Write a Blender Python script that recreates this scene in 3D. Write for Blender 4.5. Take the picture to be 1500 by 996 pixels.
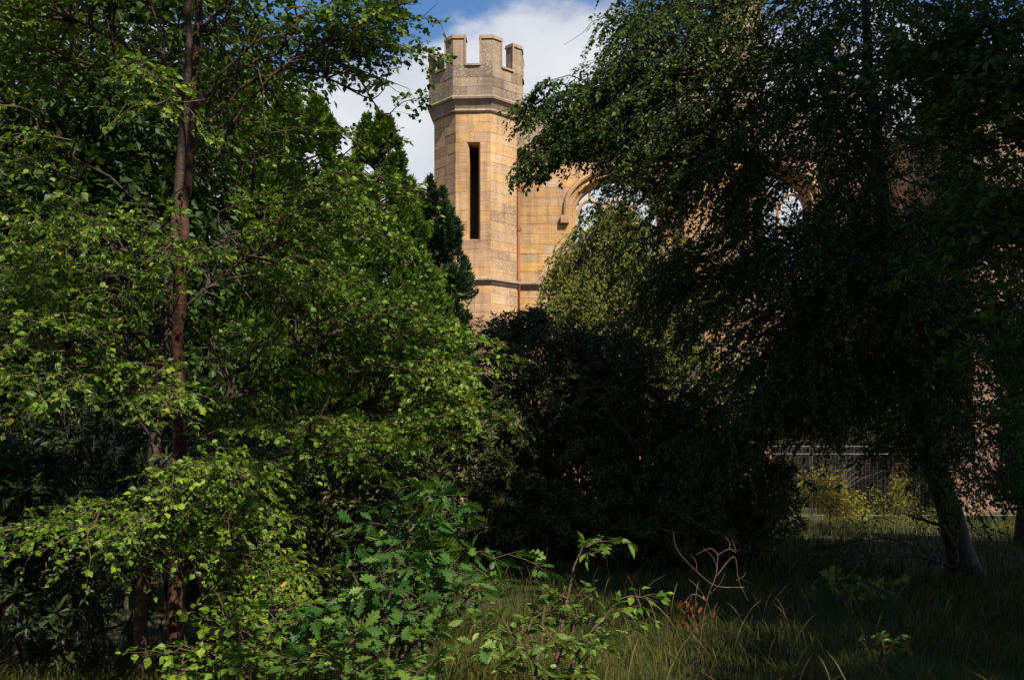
import bpy, math
import numpy as np
from math import radians, sin, cos, pi
from mathutils import Matrix, Vector

for o in list(bpy.data.objects):
    bpy.data.objects.remove(o)
scene = bpy.context.scene
COL = scene.collection

# ------------------------------------------------------------------ camera
F = 1500.0          # focal length in photo pixels (36 mm on a 36 mm sensor)
HZ = 675.0          # horizon row
EYE = 1.6
cd = bpy.data.cameras.new("camera")
cd.lens = 36.0; cd.sensor_width = 36.0; cd.sensor_fit = 'HORIZONTAL'
cd.shift_y = (HZ - 498.0) / 1500.0
cd.clip_start = 0.05; cd.clip_end = 5000
cam = bpy.data.objects.new("camera", cd)
cam.location = (0, 0, EYE); cam.rotation_euler = (radians(90), 0, 0)
COL.objects.link(cam); scene.camera = cam

# ------------------------------------------------------------------ light
SUN_AZ = 32.0       # degrees to the right of straight behind the camera
SUN_EL = 46.0
saz, sel = radians(SUN_AZ), radians(SUN_EL)
SUN = np.array([sin(saz) * cos(sel), -cos(saz) * cos(sel), sin(sel)])
ld = bpy.data.lights.new("sun", 'SUN'); ld.energy = 5.0; ld.angle = radians(0.53); ld.color = (1.0, 0.92, 0.76)
lo = bpy.data.objects.new("sun", ld); COL.objects.link(lo)
lo.rotation_euler = Vector(tuple(SUN)).to_track_quat('Z', 'Y').to_euler()
lo.location = (20, -40, 60)

world = bpy.data.worlds.new("World"); scene.world = world; world.use_nodes = True
nt = world.node_tree; nt.nodes.clear()
def N(nt, t, **kw):
    n = nt.nodes.new(t)
    for k, v in kw.items(): setattr(n, k, v)
    return n
def math_node(nt, op, a, b=None, c=None, clamp=False):
    n = N(nt, 'ShaderNodeMath', operation=op, use_clamp=clamp)
    for i, v in enumerate((a, b, c)):
        if v is None: continue
        if hasattr(v, 'links'): nt.links.new(v, n.inputs[i])
        else: n.inputs[i].default_value = v
    return n.outputs[0]
def mixc(nt, fac, a, b, blend='MIX'):
    n = N(nt, 'ShaderNodeMix', data_type='RGBA', blend_type=blend)
    for i, v in ((0, fac), (6, a), (7, b)):
        if hasattr(v, 'links'): nt.links.new(v, n.inputs[i])
        else: n.inputs[i].default_value = v if i == 0 else (*v[:3], 1.0)
    return n.outputs[2]
def ramp(nt, fac, stops):
    n = N(nt, 'ShaderNodeValToRGB')
    e = n.color_ramp.elements
    while len(e) < len(stops): e.new(0.5)
    for q, (p, c) in zip(e, stops):
        q.position = p; q.color = (*c, 1.0) if len(c) == 3 else c
    if fac is not None: nt.links.new(fac, n.inputs[0])
    return n.outputs[0]

sky = N(nt, 'ShaderNodeTexSky', sky_type='NISHITA')
sky.sun_disc = False; sky.sun_elevation = sel; sky.sun_rotation = radians(180 - SUN_AZ)
sky.air_density = 1.0; sky.dust_density = 0.3; sky.ozone_density = 2.0
tc = N(nt, 'ShaderNodeTexCoord')
sepx = N(nt, 'ShaderNodeSeparateXYZ'); nt.links.new(tc.outputs['Generated'], sepx.inputs[0])
mp = N(nt, 'ShaderNodeMapping'); mp.inputs['Scale'].default_value = (1, 1, 1.7); mp.inputs['Location'].default_value = (2.3, 0.4, 0.0)
nt.links.new(tc.outputs['Generated'], mp.inputs[0])
n1 = N(nt, 'ShaderNodeTexNoise'); n1.inputs['Scale'].default_value = 4.2; n1.inputs['Detail'].default_value = 9; n1.inputs['Roughness'].default_value = 0.55
nt.links.new(mp.outputs[0], n1.inputs[0])
n2 = N(nt, 'ShaderNodeTexNoise'); n2.inputs['Scale'].default_value = 7.0; n2.inputs['Detail'].default_value = 6
nt.links.new(mp.outputs[0], n2.inputs[0])
bank = math_node(nt, 'SUBTRACT', 0.395, sepx.outputs[2])            # a cumulus bank up to about 22 degrees
bank = math_node(nt, 'MAXIMUM', bank, -0.13)
cov = math_node(nt, 'MULTIPLY_ADD', bank, 1.9, n1.outputs[0])
mask = N(nt, 'ShaderNodeMapRange', interpolation_type='SMOOTHSTEP')
nt.links.new(cov, mask.inputs[0])
for i, v in ((1, 0.47), (2, 0.60), (3, 0.0), (4, 1.0)): mask.inputs[i].default_value = v
cloudc = ramp(nt, n2.outputs[0], [(0.30, (6.2, 6.5, 7.3)), (0.60, (8.0, 8.2, 8.7))])
skyc = mixc(nt, 1.0, sky.outputs[0], (0.86, 1.16, 1.42), 'MULTIPLY')
allc = mixc(nt, mask.outputs[0], skyc, cloudc)
bg = N(nt, 'ShaderNodeBackground'); bg.inputs[1].default_value = 0.066
nt.links.new(allc, bg.inputs[0])
wo = N(nt, 'ShaderNodeOutputWorld'); nt.links.new(bg.outputs[0], wo.inputs[0])

vs = scene.view_settings
vs.view_transform = 'Standard'; vs.look = 'None'; vs.gamma = 1.0; vs.exposure = 0.6; vs.use_curve_mapping = False

# ------------------------------------------------------------------ helpers
rng = np.random.default_rng(11)
def W(px, py, d):
    return np.array([(px - 750.0) / F * d, d, EYE + (HZ - py) / F * d])
def proj(P):
    P = np.asarray(P); d = np.maximum(P[..., 1], 0.05)
    return 750 + P[..., 0] / d * F, HZ - (P[..., 2] - EYE) / d * F
def unit(v):
    v = np.asarray(v, float)
    return v / np.maximum(np.linalg.norm(v, axis=-1, keepdims=True), 1e-9)
def in_poly(x, y, poly):
    x = np.asarray(x, float); y = np.asarray(y, float)
    r = np.zeros(x.shape, bool); n = len(poly)
    for i in range(n):
        x0, y0 = poly[i]; x1, y1 = poly[(i + 1) % n]
        if y0 == y1: continue
        c = ((y0 > y) != (y1 > y)) & (x < (x1 - x0) * (y - y0) / (y1 - y0) + x0)
        r ^= c
    return r

class Acc:
    def __init__(self): self.v = []; self.f = []; self.t = []; self.n = 0
    def add(self, V, Fs, tint=0.5):
        V = np.asarray(V, float).reshape(-1, 3)
        self.v.append(V)
        for f in Fs: self.f.append(np.asarray(f, int) + self.n)
        self.t.append(np.broadcast_to(np.asarray(tint, float), (len(V),)))
        self.n += len(V)

def mesh_from(name, V, Fs, tint=None, smooth=False):
    """Fs: list of int arrays (k, m): polygons of m corners."""
    me = bpy.data.meshes.new(name)
    V = np.asarray(V, np.float32).reshape(-1, 3)
    Fs = [np.asarray(f, np.int32).reshape(-1, np.asarray(f).shape[-1]) for f in Fs if len(f)]
    loops = np.concatenate([f.ravel() for f in Fs])
    tot = np.concatenate([np.full(len(f), f.shape[1], np.int32) for f in Fs])
    st = np.concatenate([[0], np.cumsum(tot)[:-1]]).astype(np.int32)
    me.vertices.add(len(V)); me.vertices.foreach_set('co', V.ravel())
    me.loops.add(len(loops)); me.loops.foreach_set('vertex_index', loops.astype(np.int32))
    me.polygons.add(len(st)); me.polygons.foreach_set('loop_start', st)
    me.polygons.foreach_set('use_smooth', np.full(len(st), bool(smooth)))
    me.update(calc_edges=True)
    if tint is not None:
        a = me.attributes.new('tint', 'FLOAT', 'POINT')
        a.data.foreach_set('value', np.asarray(tint, np.float32))
    return me

def obj(name, me, mat, parent=None, loc=None):
    o = bpy.data.objects.new(name, me); COL.objects.link(o)
    if mat is not None and not me.materials: me.materials.append(mat)
    if loc is not None: o.location = tuple(loc)
    if parent is not None: o.parent = parent
    return o
def acc_obj(name, acc, mat, parent=None, base=(0, 0, 0), smooth=False, kind=None):
    V = np.concatenate(acc.v) - np.asarray(base)
    # group faces by corner count
    by = {}
    for f in acc.f:
        f = f.reshape(-1, f.shape[-1]); by.setdefault(f.shape[1], []).append(f)
    me = mesh_from(name, V, [np.concatenate(x) for x in by.values()], np.concatenate(acc.t), smooth)
    o = obj(name, me, mat, parent)
    if parent is None: o.location = tuple(base)
    if kind: o['kind'] = kind
    return o
def thing(name, label, cat, loc=(0, 0, 0), group=None):
    o = bpy.data.objects.new(name, None); COL.objects.link(o)
    o.empty_display_size = 0.2; o.location = tuple(float(a) for a in loc)
    o['label'] = label; o['category'] = cat
    if group: o['group'] = group
    return o
def tag(o, label, cat, group=None):
    o['label'] = label; o['category'] = cat
    if group: o['group'] = group
    return o

def box(acc, x0, x1, y0, y1, z0, z1, tint=0.5):
    V = [(x, y, z) for z in (z0, z1) for y in (y0, y1) for x in (x0, x1)]
    acc.add(V, [np.array([[0, 2, 3, 1], [4, 5, 7, 6], [0, 1, 5, 4], [2, 6, 7, 3], [0, 4, 6, 2], [1, 3, 7, 5]])], tint)

_tq = {}
def tube(acc, P, R, sides=5, tint=0.5, cap=False):
    P = np.asarray(P, float); k = len(P)
    R = np.broadcast_to(np.asarray(R, float), (k,))
    T = np.empty_like(P); T[1:-1] = P[2:] - P[:-2]; T[0] = P[1] - P[0]; T[-1] = P[-1] - P[-2]
    T /= np.sqrt((T * T).sum(1))[:, None] + 1e-9
    rx, ry, rz = (0.0, 0.0, 1.0) if abs(T[:, 2]).mean() < 0.8 else (1.0, 0.15, 0.0)
    tx, ty, tz = T.T
    A = np.stack([ty * rz - tz * ry, tz * rx - tx * rz, tx * ry - ty * rx], -1)
    A /= np.sqrt((A * A).sum(1))[:, None] + 1e-9
    ax, ay, az = A.T
    B = np.stack([ty * az - tz * ay, tz * ax - tx * az, tx * ay - ty * ax], -1)
    if (k, sides) not in _tq:
        a = np.arange(sides) / sides * 2 * pi
        i = np.arange(k - 1)[:, None] * sides; j = np.arange(sides)[None]; jn = (j + 1) % sides
        _tq[(k, sides)] = (np.cos(a)[None, :, None], np.sin(a)[None, :, None], np.stack([i + j, i + jn, i + sides + jn, i + sides + j], -1).reshape(-1, 4))
    ca, sa, q = _tq[(k, sides)]
    V = P[:, None] + (A[:, None] * ca + B[:, None] * sa) * R[:, None, None]
    fs = [q]
    if cap: fs.append(np.arange(sides)[None, ::-1]); fs.append((k - 1) * sides + np.arange(sides)[None])
    acc.add(V.reshape(-1, 3), fs, tint)

def bez(p0, p1, p2, p3, n):
    t = np.linspace(0, 1, n)[:, None]
    return (1 - t) ** 3 * p0 + 3 * (1 - t) ** 2 * t * p1 + 3 * (1 - t) * t * t * p2 + t ** 3 * p3

# ------------------------------------------------------------------ leaf templates (x width, y length, z up)
def T_birch():
    V = np.array([(0, 0, 0), (0.30, 0.22, .05), (0.37, 0.42, .07), (0.17, 0.76, .02), (0, 1, -.10), (-.17, .76, .02), (-.37, .42, .07), (-.30, .22, .05), (0, .45, -.01)])
    return V, [np.array([[0, 1, 2, 8], [8, 2, 3, 4], [8, 4, 5, 6], [0, 8, 6, 7]])]
def T_simple():
    V = np.array([(0, 0, 0), (0.34, 0.42, .08), (0, 1, -.05), (-.34, .42, .08)])
    return V, [np.array([[0, 1, 2], [0, 2, 3]])]
def T_narrow():
    V = np.array([(0, 0, 0), (.13, .35, .03), (.11, .72, .0), (0, 1, -.10), (-.11, .72, .0), (-.13, .35, .03)])
    return V, [np.array([[0, 1, 2, 3], [0, 3, 4, 5]])]
def T_willow():
    V = np.array([(0, 0, 0), (.17, .3, .04), (.20, .6, .03), (0, 1, -.12), (-.20, .6, .03), (-.17, .3, .04), (0, .45, -.02)])
    return V, [np.array([[0, 1, 2, 6], [6, 2, 3, 4], [0, 6, 4, 5]])]
def T_frond():
    V = np.array([(-.05, 0, 0), (.05, 0, 0), (.05, .55, .02), (0, 1, -.08), (-.05, .55, .02),
                  (.04, .12, .02), (.38, .62, -.05), (.02, .42, .02), (-.04, .12, .02), (-.38, .62, -.05), (-.02, .42, .02)])
    return V, [np.array([[0, 1, 2, 4]]), np.array([[4, 2, 3], [5, 6, 7], [8, 10, 9]])]
def T_frond2():
    V = np.array([(0, 0, 0), (.16, .5, .03), (0, 1, -.08), (-.16, .5, .03), (.42, .72, -.06), (-.42, .72, -.06)])
    return V, [np.array([[0, 1, 2], [0, 2, 3], [0, 4, 1], [0, 3, 5]])]
def T_oak():
    half = [(0, 0), (.05, .08), (.12, .14), (.08, .22), (.22, .30), (.24, .36), (.12, .42), (.30, .52), (.31, .60), (.15, .64), (.26, .76), (.22, .84), (.10, .83), (.08, .96), (0, 1.0)]
    V = [(x, y, .10 * x - .12 * (y - .4) ** 2) for x, y in half] + [(-x, y, .10 * x - .12 * (y - .4) ** 2) for x, y in half[1:-1]]
    n = len(half)
    mid = len(V); V.append((0, .42, -.015)); V.append((0, .66, -.02)); V.append((0, .22, -.01))
    L = [0] + [n + i for i in range(n - 2)] + [n - 1]
    f3 = []
    def side(ix, flip):
        for a, b in zip(range(n - 1), range(1, n)):
            c = mid + 2 if b <= 5 else (mid if b <= 9 else mid + 1)
            if a in (5, 9) : pass
            t = [ix[a], ix[b], c]
            f3.append(t[::-1] if flip else t)
        for a, c0, c1 in ((5, mid + 2, mid), (9, mid, mid + 1)):
            t = [ix[a], c1, c0]
            f3.append(t[::-1] if flip else t)
    side(list(range(n)), False); side(L, True)
    return np.array(V), [np.array(f3)]
TPL = dict(birch=T_birch(), simple=T_simple(), narrow=T_narrow(), willow=T_willow(), frond=T_frond(), frond2=T_frond2(), oak=T_oak())

class Leaves:
    """positions, axis, normal, size, tint of many leaves"""
    def __init__(self): self.P = []; self.A = []; self.Nn = []; self.S = []; self.T = []
    def add(self, P, A, Nn, S, T):
        k = len(P)
        self.P.append(P); self.A.append(A); self.Nn.append(Nn)
        self.S.append(np.broadcast_to(S, (k,))); self.T.append(np.broadcast_to(T, (k,)))
    def arrays(self):
        return [np.concatenate(x) for x in (self.P, self.A, self.Nn, self.S, self.T)]
def frames(A, Nn):
    y = unit(A); x = unit(np.cross(y, Nn)); z = np.cross(x, y)
    return np.stack([x, y, z], -1)      # columns
def leaf_mesh(name, arr, tpl, base=(0, 0, 0)):
    P, A, Nn, S, T = arr
    V, Fs = TPL[tpl]; R = frames(A, Nn) * S[:, None, None]
    X = np.einsum('nij,vj->nvi', R, V) + (P - np.asarray(base))[:, None]
    nv = len(V); off = (np.arange(len(P)) * nv)[:, None, None]
    FF = [(f[None] + off).reshape(-1, f.shape[1]) for f in Fs]
    return mesh_from(name, X.reshape(-1, 3), FF, np.repeat(T, nv))
_var = {}
def leaf_variants(tpl, mat):
    k = (tpl, mat.name)
    if k not in _var:
        V, Fs = TPL[tpl]; out = []
        for t in np.linspace(0.08, 0.92, 6):
            me = mesh_from('leaf', V, Fs, np.full(len(V), t)); me.materials.append(mat); out.append(me)
        _var[k] = out
    return _var[k]
def put_leaves(root, L, tpl, mat, base, single=0, crown='crown'):
    """the `single` leaves that show largest become objects, the rest one part"""
    arr = L.arrays(); P, A, Nn, S, T = arr
    idx = np.zeros(len(P), bool)
    if single:
        x, y = proj(P); vis = (x > 5) & (x < 1495) & (y > 5) & (y < 990)
        score = np.where(vis, S / np.maximum(P[:, 1], 1), 0) * (0.7 + 0.3 * rng.random(len(P)))
        o = np.argsort(-score)[:single]; idx[o] = True
        R = frames(A[idx], Nn[idx]); vr = leaf_variants(tpl, mat)
        for p, r, s, t in zip(P[idx], R, S[idx], T[idx]):
            ob = bpy.data.objects.new('leaf', vr[int(np.clip(t, 0, .999) * 6)]); COL.objects.link(ob)
            ob.parent = root
            M = np.eye(4); M[:3, :3] = r * s; M[:3, 3] = p - base
            ob.matrix_local = Matrix(M.tolist())
    if (~idx).any():
        me = leaf_mesh(crown, [a[~idx] for a in arr], tpl, base)
        o = obj(crown, me, mat, root); o['kind'] = 'stuff'

# ------------------------------------------------------------------ materials
def new_mat(name):
    m = bpy.data.materials.new(name); m.use_nodes = True
    m.node_tree.nodes.clear(); return m, m.node_tree
def leaf_mat(name, c0, c1, c2, rough=0.42, trans=0.30, spec=0.5, tcol=None):
    m, t = new_mat(name)
    at = N(t, 'ShaderNodeAttribute', attribute_name='tint')
    col = ramp(t, at.outputs['Fac'], [(0.0, c0), (0.55, c1), (0.93, c2), (1.0, tcol or c2)])
    g = N(t, 'ShaderNodeNewGeometry')
    n = N(t, 'ShaderNodeTexNoise'); n.inputs['Scale'].default_value = 0.9; n.inputs['Detail'].default_value = 2
    t.links.new(g.outputs['Position'], n.inputs[0])
    var = ramp(t, n.outputs[0], [(0.3, (.72, .76, .7)), (0.7, (1.22, 1.16, 1.05))])
    col = mixc(t, 1.0, col, var, 'MULTIPLY')
    p = N(t, 'ShaderNodeBsdfPrincipled'); t.links.new(col, p.inputs['Base Color'])
    p.inputs['Roughness'].default_value = rough; p.inputs['Specular IOR Level'].default_value = spec
    tr = N(t, 'ShaderNodeBsdfTranslucent')
    tcx = mixc(t, 1.0, col, (1.5, 1.7, .55), 'MULTIPLY'); t.links.new(tcx, tr.inputs[0])
    mx = N(t, 'ShaderNodeMixShader'); mx.inputs[0].default_value = trans
    t.links.new(p.outputs[0], mx.inputs[1]); t.links.new(tr.outputs[0], mx.inputs[2])
    o = N(t, 'ShaderNodeOutputMaterial'); t.links.new(mx.outputs[0], o.inputs[0])
    return m
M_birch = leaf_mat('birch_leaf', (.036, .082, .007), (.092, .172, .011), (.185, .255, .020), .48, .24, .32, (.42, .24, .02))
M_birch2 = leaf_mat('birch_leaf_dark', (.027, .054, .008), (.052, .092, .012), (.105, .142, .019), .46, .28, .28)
M_weep = leaf_mat('weeping_leaf', (.085, .105, .016), (.150, .170, .027), (.225, .220, .043), .5, .30, .2)
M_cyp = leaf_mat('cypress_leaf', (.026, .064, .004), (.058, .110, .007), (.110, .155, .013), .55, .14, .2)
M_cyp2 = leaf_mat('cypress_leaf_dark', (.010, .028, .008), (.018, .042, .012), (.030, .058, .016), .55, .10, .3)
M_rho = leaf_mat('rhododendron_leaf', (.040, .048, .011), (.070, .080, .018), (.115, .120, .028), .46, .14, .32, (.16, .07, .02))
M_rho_shade = leaf_mat('rhododendron_leaf_shade', (.010, .022, .005), (.020, .034, .008), (.036, .052, .012), .5, .08, .25)  # darker rhododendron leaf: shade on the left bushes is put into its colour
M_oak = leaf_mat('oak_leaf', (.028, .080, .018), (.052, .130, .026), (.115, .190, .032), .5, .26, .3)
M_hazel = leaf_mat('sapling_leaf', (.060, .120, .018), (.100, .175, .026), (.160, .210, .030), .45, .30, .4)
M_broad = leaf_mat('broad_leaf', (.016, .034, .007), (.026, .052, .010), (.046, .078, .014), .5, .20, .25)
M_yellow = leaf_mat('yellow_leaf', (.09, .10, .012), (.20, .175, .020), (.36, .27, .035), .55, .32, .25)
M_dead = leaf_mat('dead_leaf', (.10, .025, .012), (.14, .04, .02), (.17, .06, .03), .6, .15, .3)
M_grass = leaf_mat('grass_blade', (.032, .044, .006), (.066, .072, .011), (.15, .125, .038), .6, .25, .15)

def bark_mat(name, c0, c1, sc=14, rough=.75):
    m, t = new_mat(name)
    g = N(t, 'ShaderNodeNewGeometry')
    mp = N(t, 'ShaderNodeMapping'); mp.inputs['Scale'].default_value = (1, 1, 2.6); t.links.new(g.outputs['Position'], mp.inputs[0])
    n = N(t, 'ShaderNodeTexNoise'); n.inputs['Scale'].default_value = sc; n.inputs['Detail'].default_value = 6; n.inputs['Roughness'].default_value = .65
    t.links.new(mp.outputs[0], n.inputs[0])
    col = ramp(t, n.outputs[0], [(.34, c0), (.66, c1)])
    p = N(t, 'ShaderNodeBsdfPrincipled'); t.links.new(col, p.inputs['Base Color']); p.inputs['Roughness'].default_value = rough
    b = N(t, 'ShaderNodeBump'); b.inputs['Strength'].default_value = .7; b.inputs['Distance'].default_value = .02
    t.links.new(n.outputs[0], b.inputs['Height']); t.links.new(b.outputs[0], p.inputs['Normal'])
    o = N(t, 'ShaderNodeOutputMaterial'); t.links.new(p.outputs[0], o.inputs[0])
    return m
M_bark_red = bark_mat('red_birch_bark', (.010, .005, .003), (.105, .032, .014))
M_bark_tan = bark_mat('tan_birch_bark', (.012, .007, .005), (.080, .042, .024))
M_bark_dark = bark_mat('dark_bark', (.020, .015, .011), (.085, .062, .045), 9)
M_bark_black = bark_mat('blackish_bark', (.010, .008, .006), (.040, .030, .022), 9)
M_twig = bark_mat('twig_bark', (.05, .028, .016), (.16, .095, .055), 20)
M_limb = bark_mat('limb_bark', (.016, .010, .007), (.075, .042, .026), 16)
M_deadtwig = bark_mat('dead_twig', (.045, .020, .013), (.13, .068, .045), 20)

def stone_mat(name, stops, lich, lichcol, rough=.88, k=.79):
    stops = [(p, (c[0] * k, c[1] * k * .985, c[2] * k * 1.10)) for p, c in stops]; lichcol = tuple(x * k for x in lichcol)
    m, t = new_mat(name)
    at = N(t, 'ShaderNodeAttribute', attribute_name='tint')
    col = ramp(t, at.outputs['Fac'], stops)
    g = N(t, 'ShaderNodeNewGeometry')
    def noise(s, d=6, r=.6, vec=None):
        n = N(t, 'ShaderNodeTexNoise'); n.inputs['Scale'].default_value = s; n.inputs['Detail'].default_value = d; n.inputs['Roughness'].default_value = r
        t.links.new(vec if vec is not None else g.outputs['Position'], n.inputs[0]); return n.outputs[0]
    big = ramp(t, noise(.55, 5), [(.32, (.72, .72, .74)), (.68, (1.18, 1.15, 1.08))])
    col = mixc(t, 1.0, col, big, 'MULTIPLY')
    mp = N(t, 'ShaderNodeMapping'); mp.inputs['Scale'].default_value = (1, 1, 7); t.links.new(g.outputs['Position'], mp.inputs[0])
    bed = ramp(t, noise(1.6, 6, .65, mp.outputs[0]), [(.3, (.80, .78, .76)), (.7, (1.14, 1.14, 1.12))])
    col = mixc(t, 1.0, col, bed, 'MULTIPLY')
    mq = N(t, 'ShaderNodeMapping'); mq.inputs['Scale'].default_value = (5, 5, .35); t.links.new(g.outputs['Position'], mq.inputs[0])
    stk = ramp(t, noise(1.0, 5, .6, mq.outputs[0]), [(.34, (.78, .77, .76)), (.56, (1.17, 1.16, 1.14))])
    col = mixc(t, .8, col, stk, 'MULTIPLY')
    # grey soot stains and pale lichen specks with shapes of their own
    st = ramp(t, noise(1.1, 8, .7), [(.56, (0, 0, 0)), (.72, (1, 1, 1))])
    col = mixc(t, math_node(t, 'MULTIPLY', st, .55), col, (.14, .110, .08))
    sp = noise(17, 3, .7); area = noise(.75, 3)
    spm = math_node(t, 'MULTIPLY', ramp(t, sp, [(.55, (0, 0, 0)), (.62, (1, 1, 1))]), ramp(t, area, [(.62 - lich, (0, 0, 0)), (.72 - lich, (1, 1, 1))]))
    col = mixc(t, math_node(t, 'MULTIPLY', spm, .9), col, lichcol)
    p = N(t, 'ShaderNodeBsdfPrincipled'); t.links.new(col, p.inputs['Base Color']); p.inputs['Roughness'].default_value = rough
    p.inputs['Specular IOR Level'].default_value = .2
    b = N(t, 'ShaderNodeBump'); b.inputs['Strength'].default_value = .55; b.inputs['Distance'].default_value = .03
    t.links.new(noise(9, 8, .7), b.inputs['Height']); t.links.new(b.outputs[0], p.inputs['Normal'])
    o = N(t, 'ShaderNodeOutputMaterial'); t.links.new(p.outputs[0], o.inputs[0])
    return m
OCHRE = [(0.0, (.42, .265, .150)), (.25, (.52, .345, .195)), (.5, (.58, .380, .200)), (.72, (.63, .385, .150)), (.88, (.60, .43, .265)), (1.0, (.67, .40, .13))]
M_stone = stone_mat('sandstone', OCHRE, .06, (.56, .50, .40))
M_stone_lich = stone_mat('sandstone_lichen', OCHRE, .36, (.60, .53, .42))
M_stone_grey = stone_mat('weathered_sandstone', [(0.0, (.22, .165, .11)), (.4, (.33, .255, .175)), (.75, (.40, .305, .20)), (1.0, (.46, .32, .17))], .20, (.50, .45, .36))
M_mortar = stone_mat('mortar', [(0, (.44, .30, .16)), (1, (.44, .30, .16))], .0, (.4, .36, .3))
M_pink = stone_mat('pink_sandstone', [(0.0, (.30, .185, .125)), (1.0, (.40, .25, .165))], .05, (.42, .36, .3))

def plain(name, c, rough=.6, metal=0.0, c2=None, sc=12):
    m, t = new_mat(name)
    g = N(t, 'ShaderNodeNewGeometry'); n = N(t, 'ShaderNodeTexNoise'); n.inputs['Scale'].default_value = sc; n.inputs['Detail'].default_value = 5
    t.links.new(g.outputs['Position'], n.inputs[0])
    col = ramp(t, n.outputs[0], [(.35, c), (.65, c2 or tuple(x * .75 for x in c))])
    p = N(t, 'ShaderNodeBsdfPrincipled'); t.links.new(col, p.inputs['Base Color'])
    p.inputs['Roughness'].default_value = rough; p.inputs['Metallic'].default_value = metal
    o = N(t, 'ShaderNodeOutputMaterial'); t.links.new(p.outputs[0], o.inputs[0])
    return m
M_rust = plain('rusted_pipe', (.30, .10, .027), .7, 0, (.20, .065, .023))
M_galv = plain('galvanised_steel', (.085, .088, .09), .6, .4)
M_post = plain('timber_post', (.30, .17, .08), .8)
M_soil = plain('soil', (.050, .042, .020), .95, 0, (.035, .045, .014), 1.3)

# ------------------------------------------------------------------ the setting: ground
def ground():
    e = np.array([-1500, -500, -200, -80, -40, -20, -10, -5, 0, 5, 10, 20, 40, 80, 200, 500, 1500.0])
    X, Y = np.meshgrid(e, e); V = np.stack([X, Y, np.zeros_like(X)], -1).reshape(-1, 3)
    n = len(e); i, j = np.meshgrid(np.arange(n - 1), np.arange(n - 1)); a = (j * n + i).ravel()
    me = mesh_from('ground', V, [np.stack([a, a + 1, a + n + 1, a + n], -1)])
    o = obj('ground', me, M_soil); o['kind'] = 'structure'
ground()

# ------------------------------------------------------------------ masonry
def prism(acc, poly, dep, fr, tint, ch=0.004):
    """poly (u,w) polygon on a face frame fr(u,w,depth outward)->xyz; a block with chamfered arrises"""
    poly = np.asarray(poly, float); n = len(poly)
    c = poly.mean(0); e = np.minimum(ch / np.maximum(np.abs(poly - c), 1e-3), .3)
    inn = poly + (c - poly) * e
    V = [fr(u, w, 0.0) for u, w in inn] + [fr(u, w, -ch) for u, w in poly] + [fr(u, w, -dep) for u, w in poly]
    a = np.arange(n); b = (a + 1) % n
    acc.add(V, [a[None], np.stack([n + a, n + b, b, a], -1), np.stack([2 * n + a, 2 * n + b, n + b, n + a], -1)], tint)
def course_splits(u0, u1, lo, hi, r):
    out = [u0]
    while out[-1] < u1 - lo * .55:
        out.append(out[-1] + r.uniform(lo, hi))
    out[-1] = u1
    if len(out) > 2 and out[-1] - out[-2] < lo * .6: out.pop(-2)
    return out

# ---- octagonal turret
TC = np.array([(698.5 - 750) / F * 37.5, 37.5, 0.0])
AP = 1.4875
def octa(ap, rot=-3.0):
    """corner points; facet k has outward normal at angle rot + 45 k from -Y, towards +X"""
    r = ap / cos(pi / 8)
    return [np.array([TC[0] + r * sin(radians(rot - 22.5 + 45 * k)), TC[1] - r * cos(radians(rot - 22.5 + 45 * k))]) for k in range(8)]
def facet_frame(ap, k, rot=-3.0):
    C = octa(ap, rot); a, b = C[k], C[(k + 1) % 8]
    d = (b - a); L = np.linalg.norm(d); d /= L
    nrm = np.array([sin(radians(rot + 45 * k)), -cos(radians(rot + 45 * k))])
    def fr(u, w, dep): 
        p = a + d * u + nrm * dep
        return (p[0], p[1], w)
    return fr, L
def ring(acc, prof, tint=.5, rot=-3.0):
    """a moulding swept round the octagon; prof = [(apothem, z)] closed"""
    n = len(prof)
    V = [(c[0], c[1], z) for ap, z in prof for c in octa(ap, rot)]
    q = []
    for i in range(n):
        j = (i + 1) % n
        for k in range(8):
            kn = (k + 1) % 8
            q.append([i * 8 + k, i * 8 + kn, j * 8 + kn, j * 8 + k])
    acc.add(V, [np.array(q)], tint)

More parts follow.
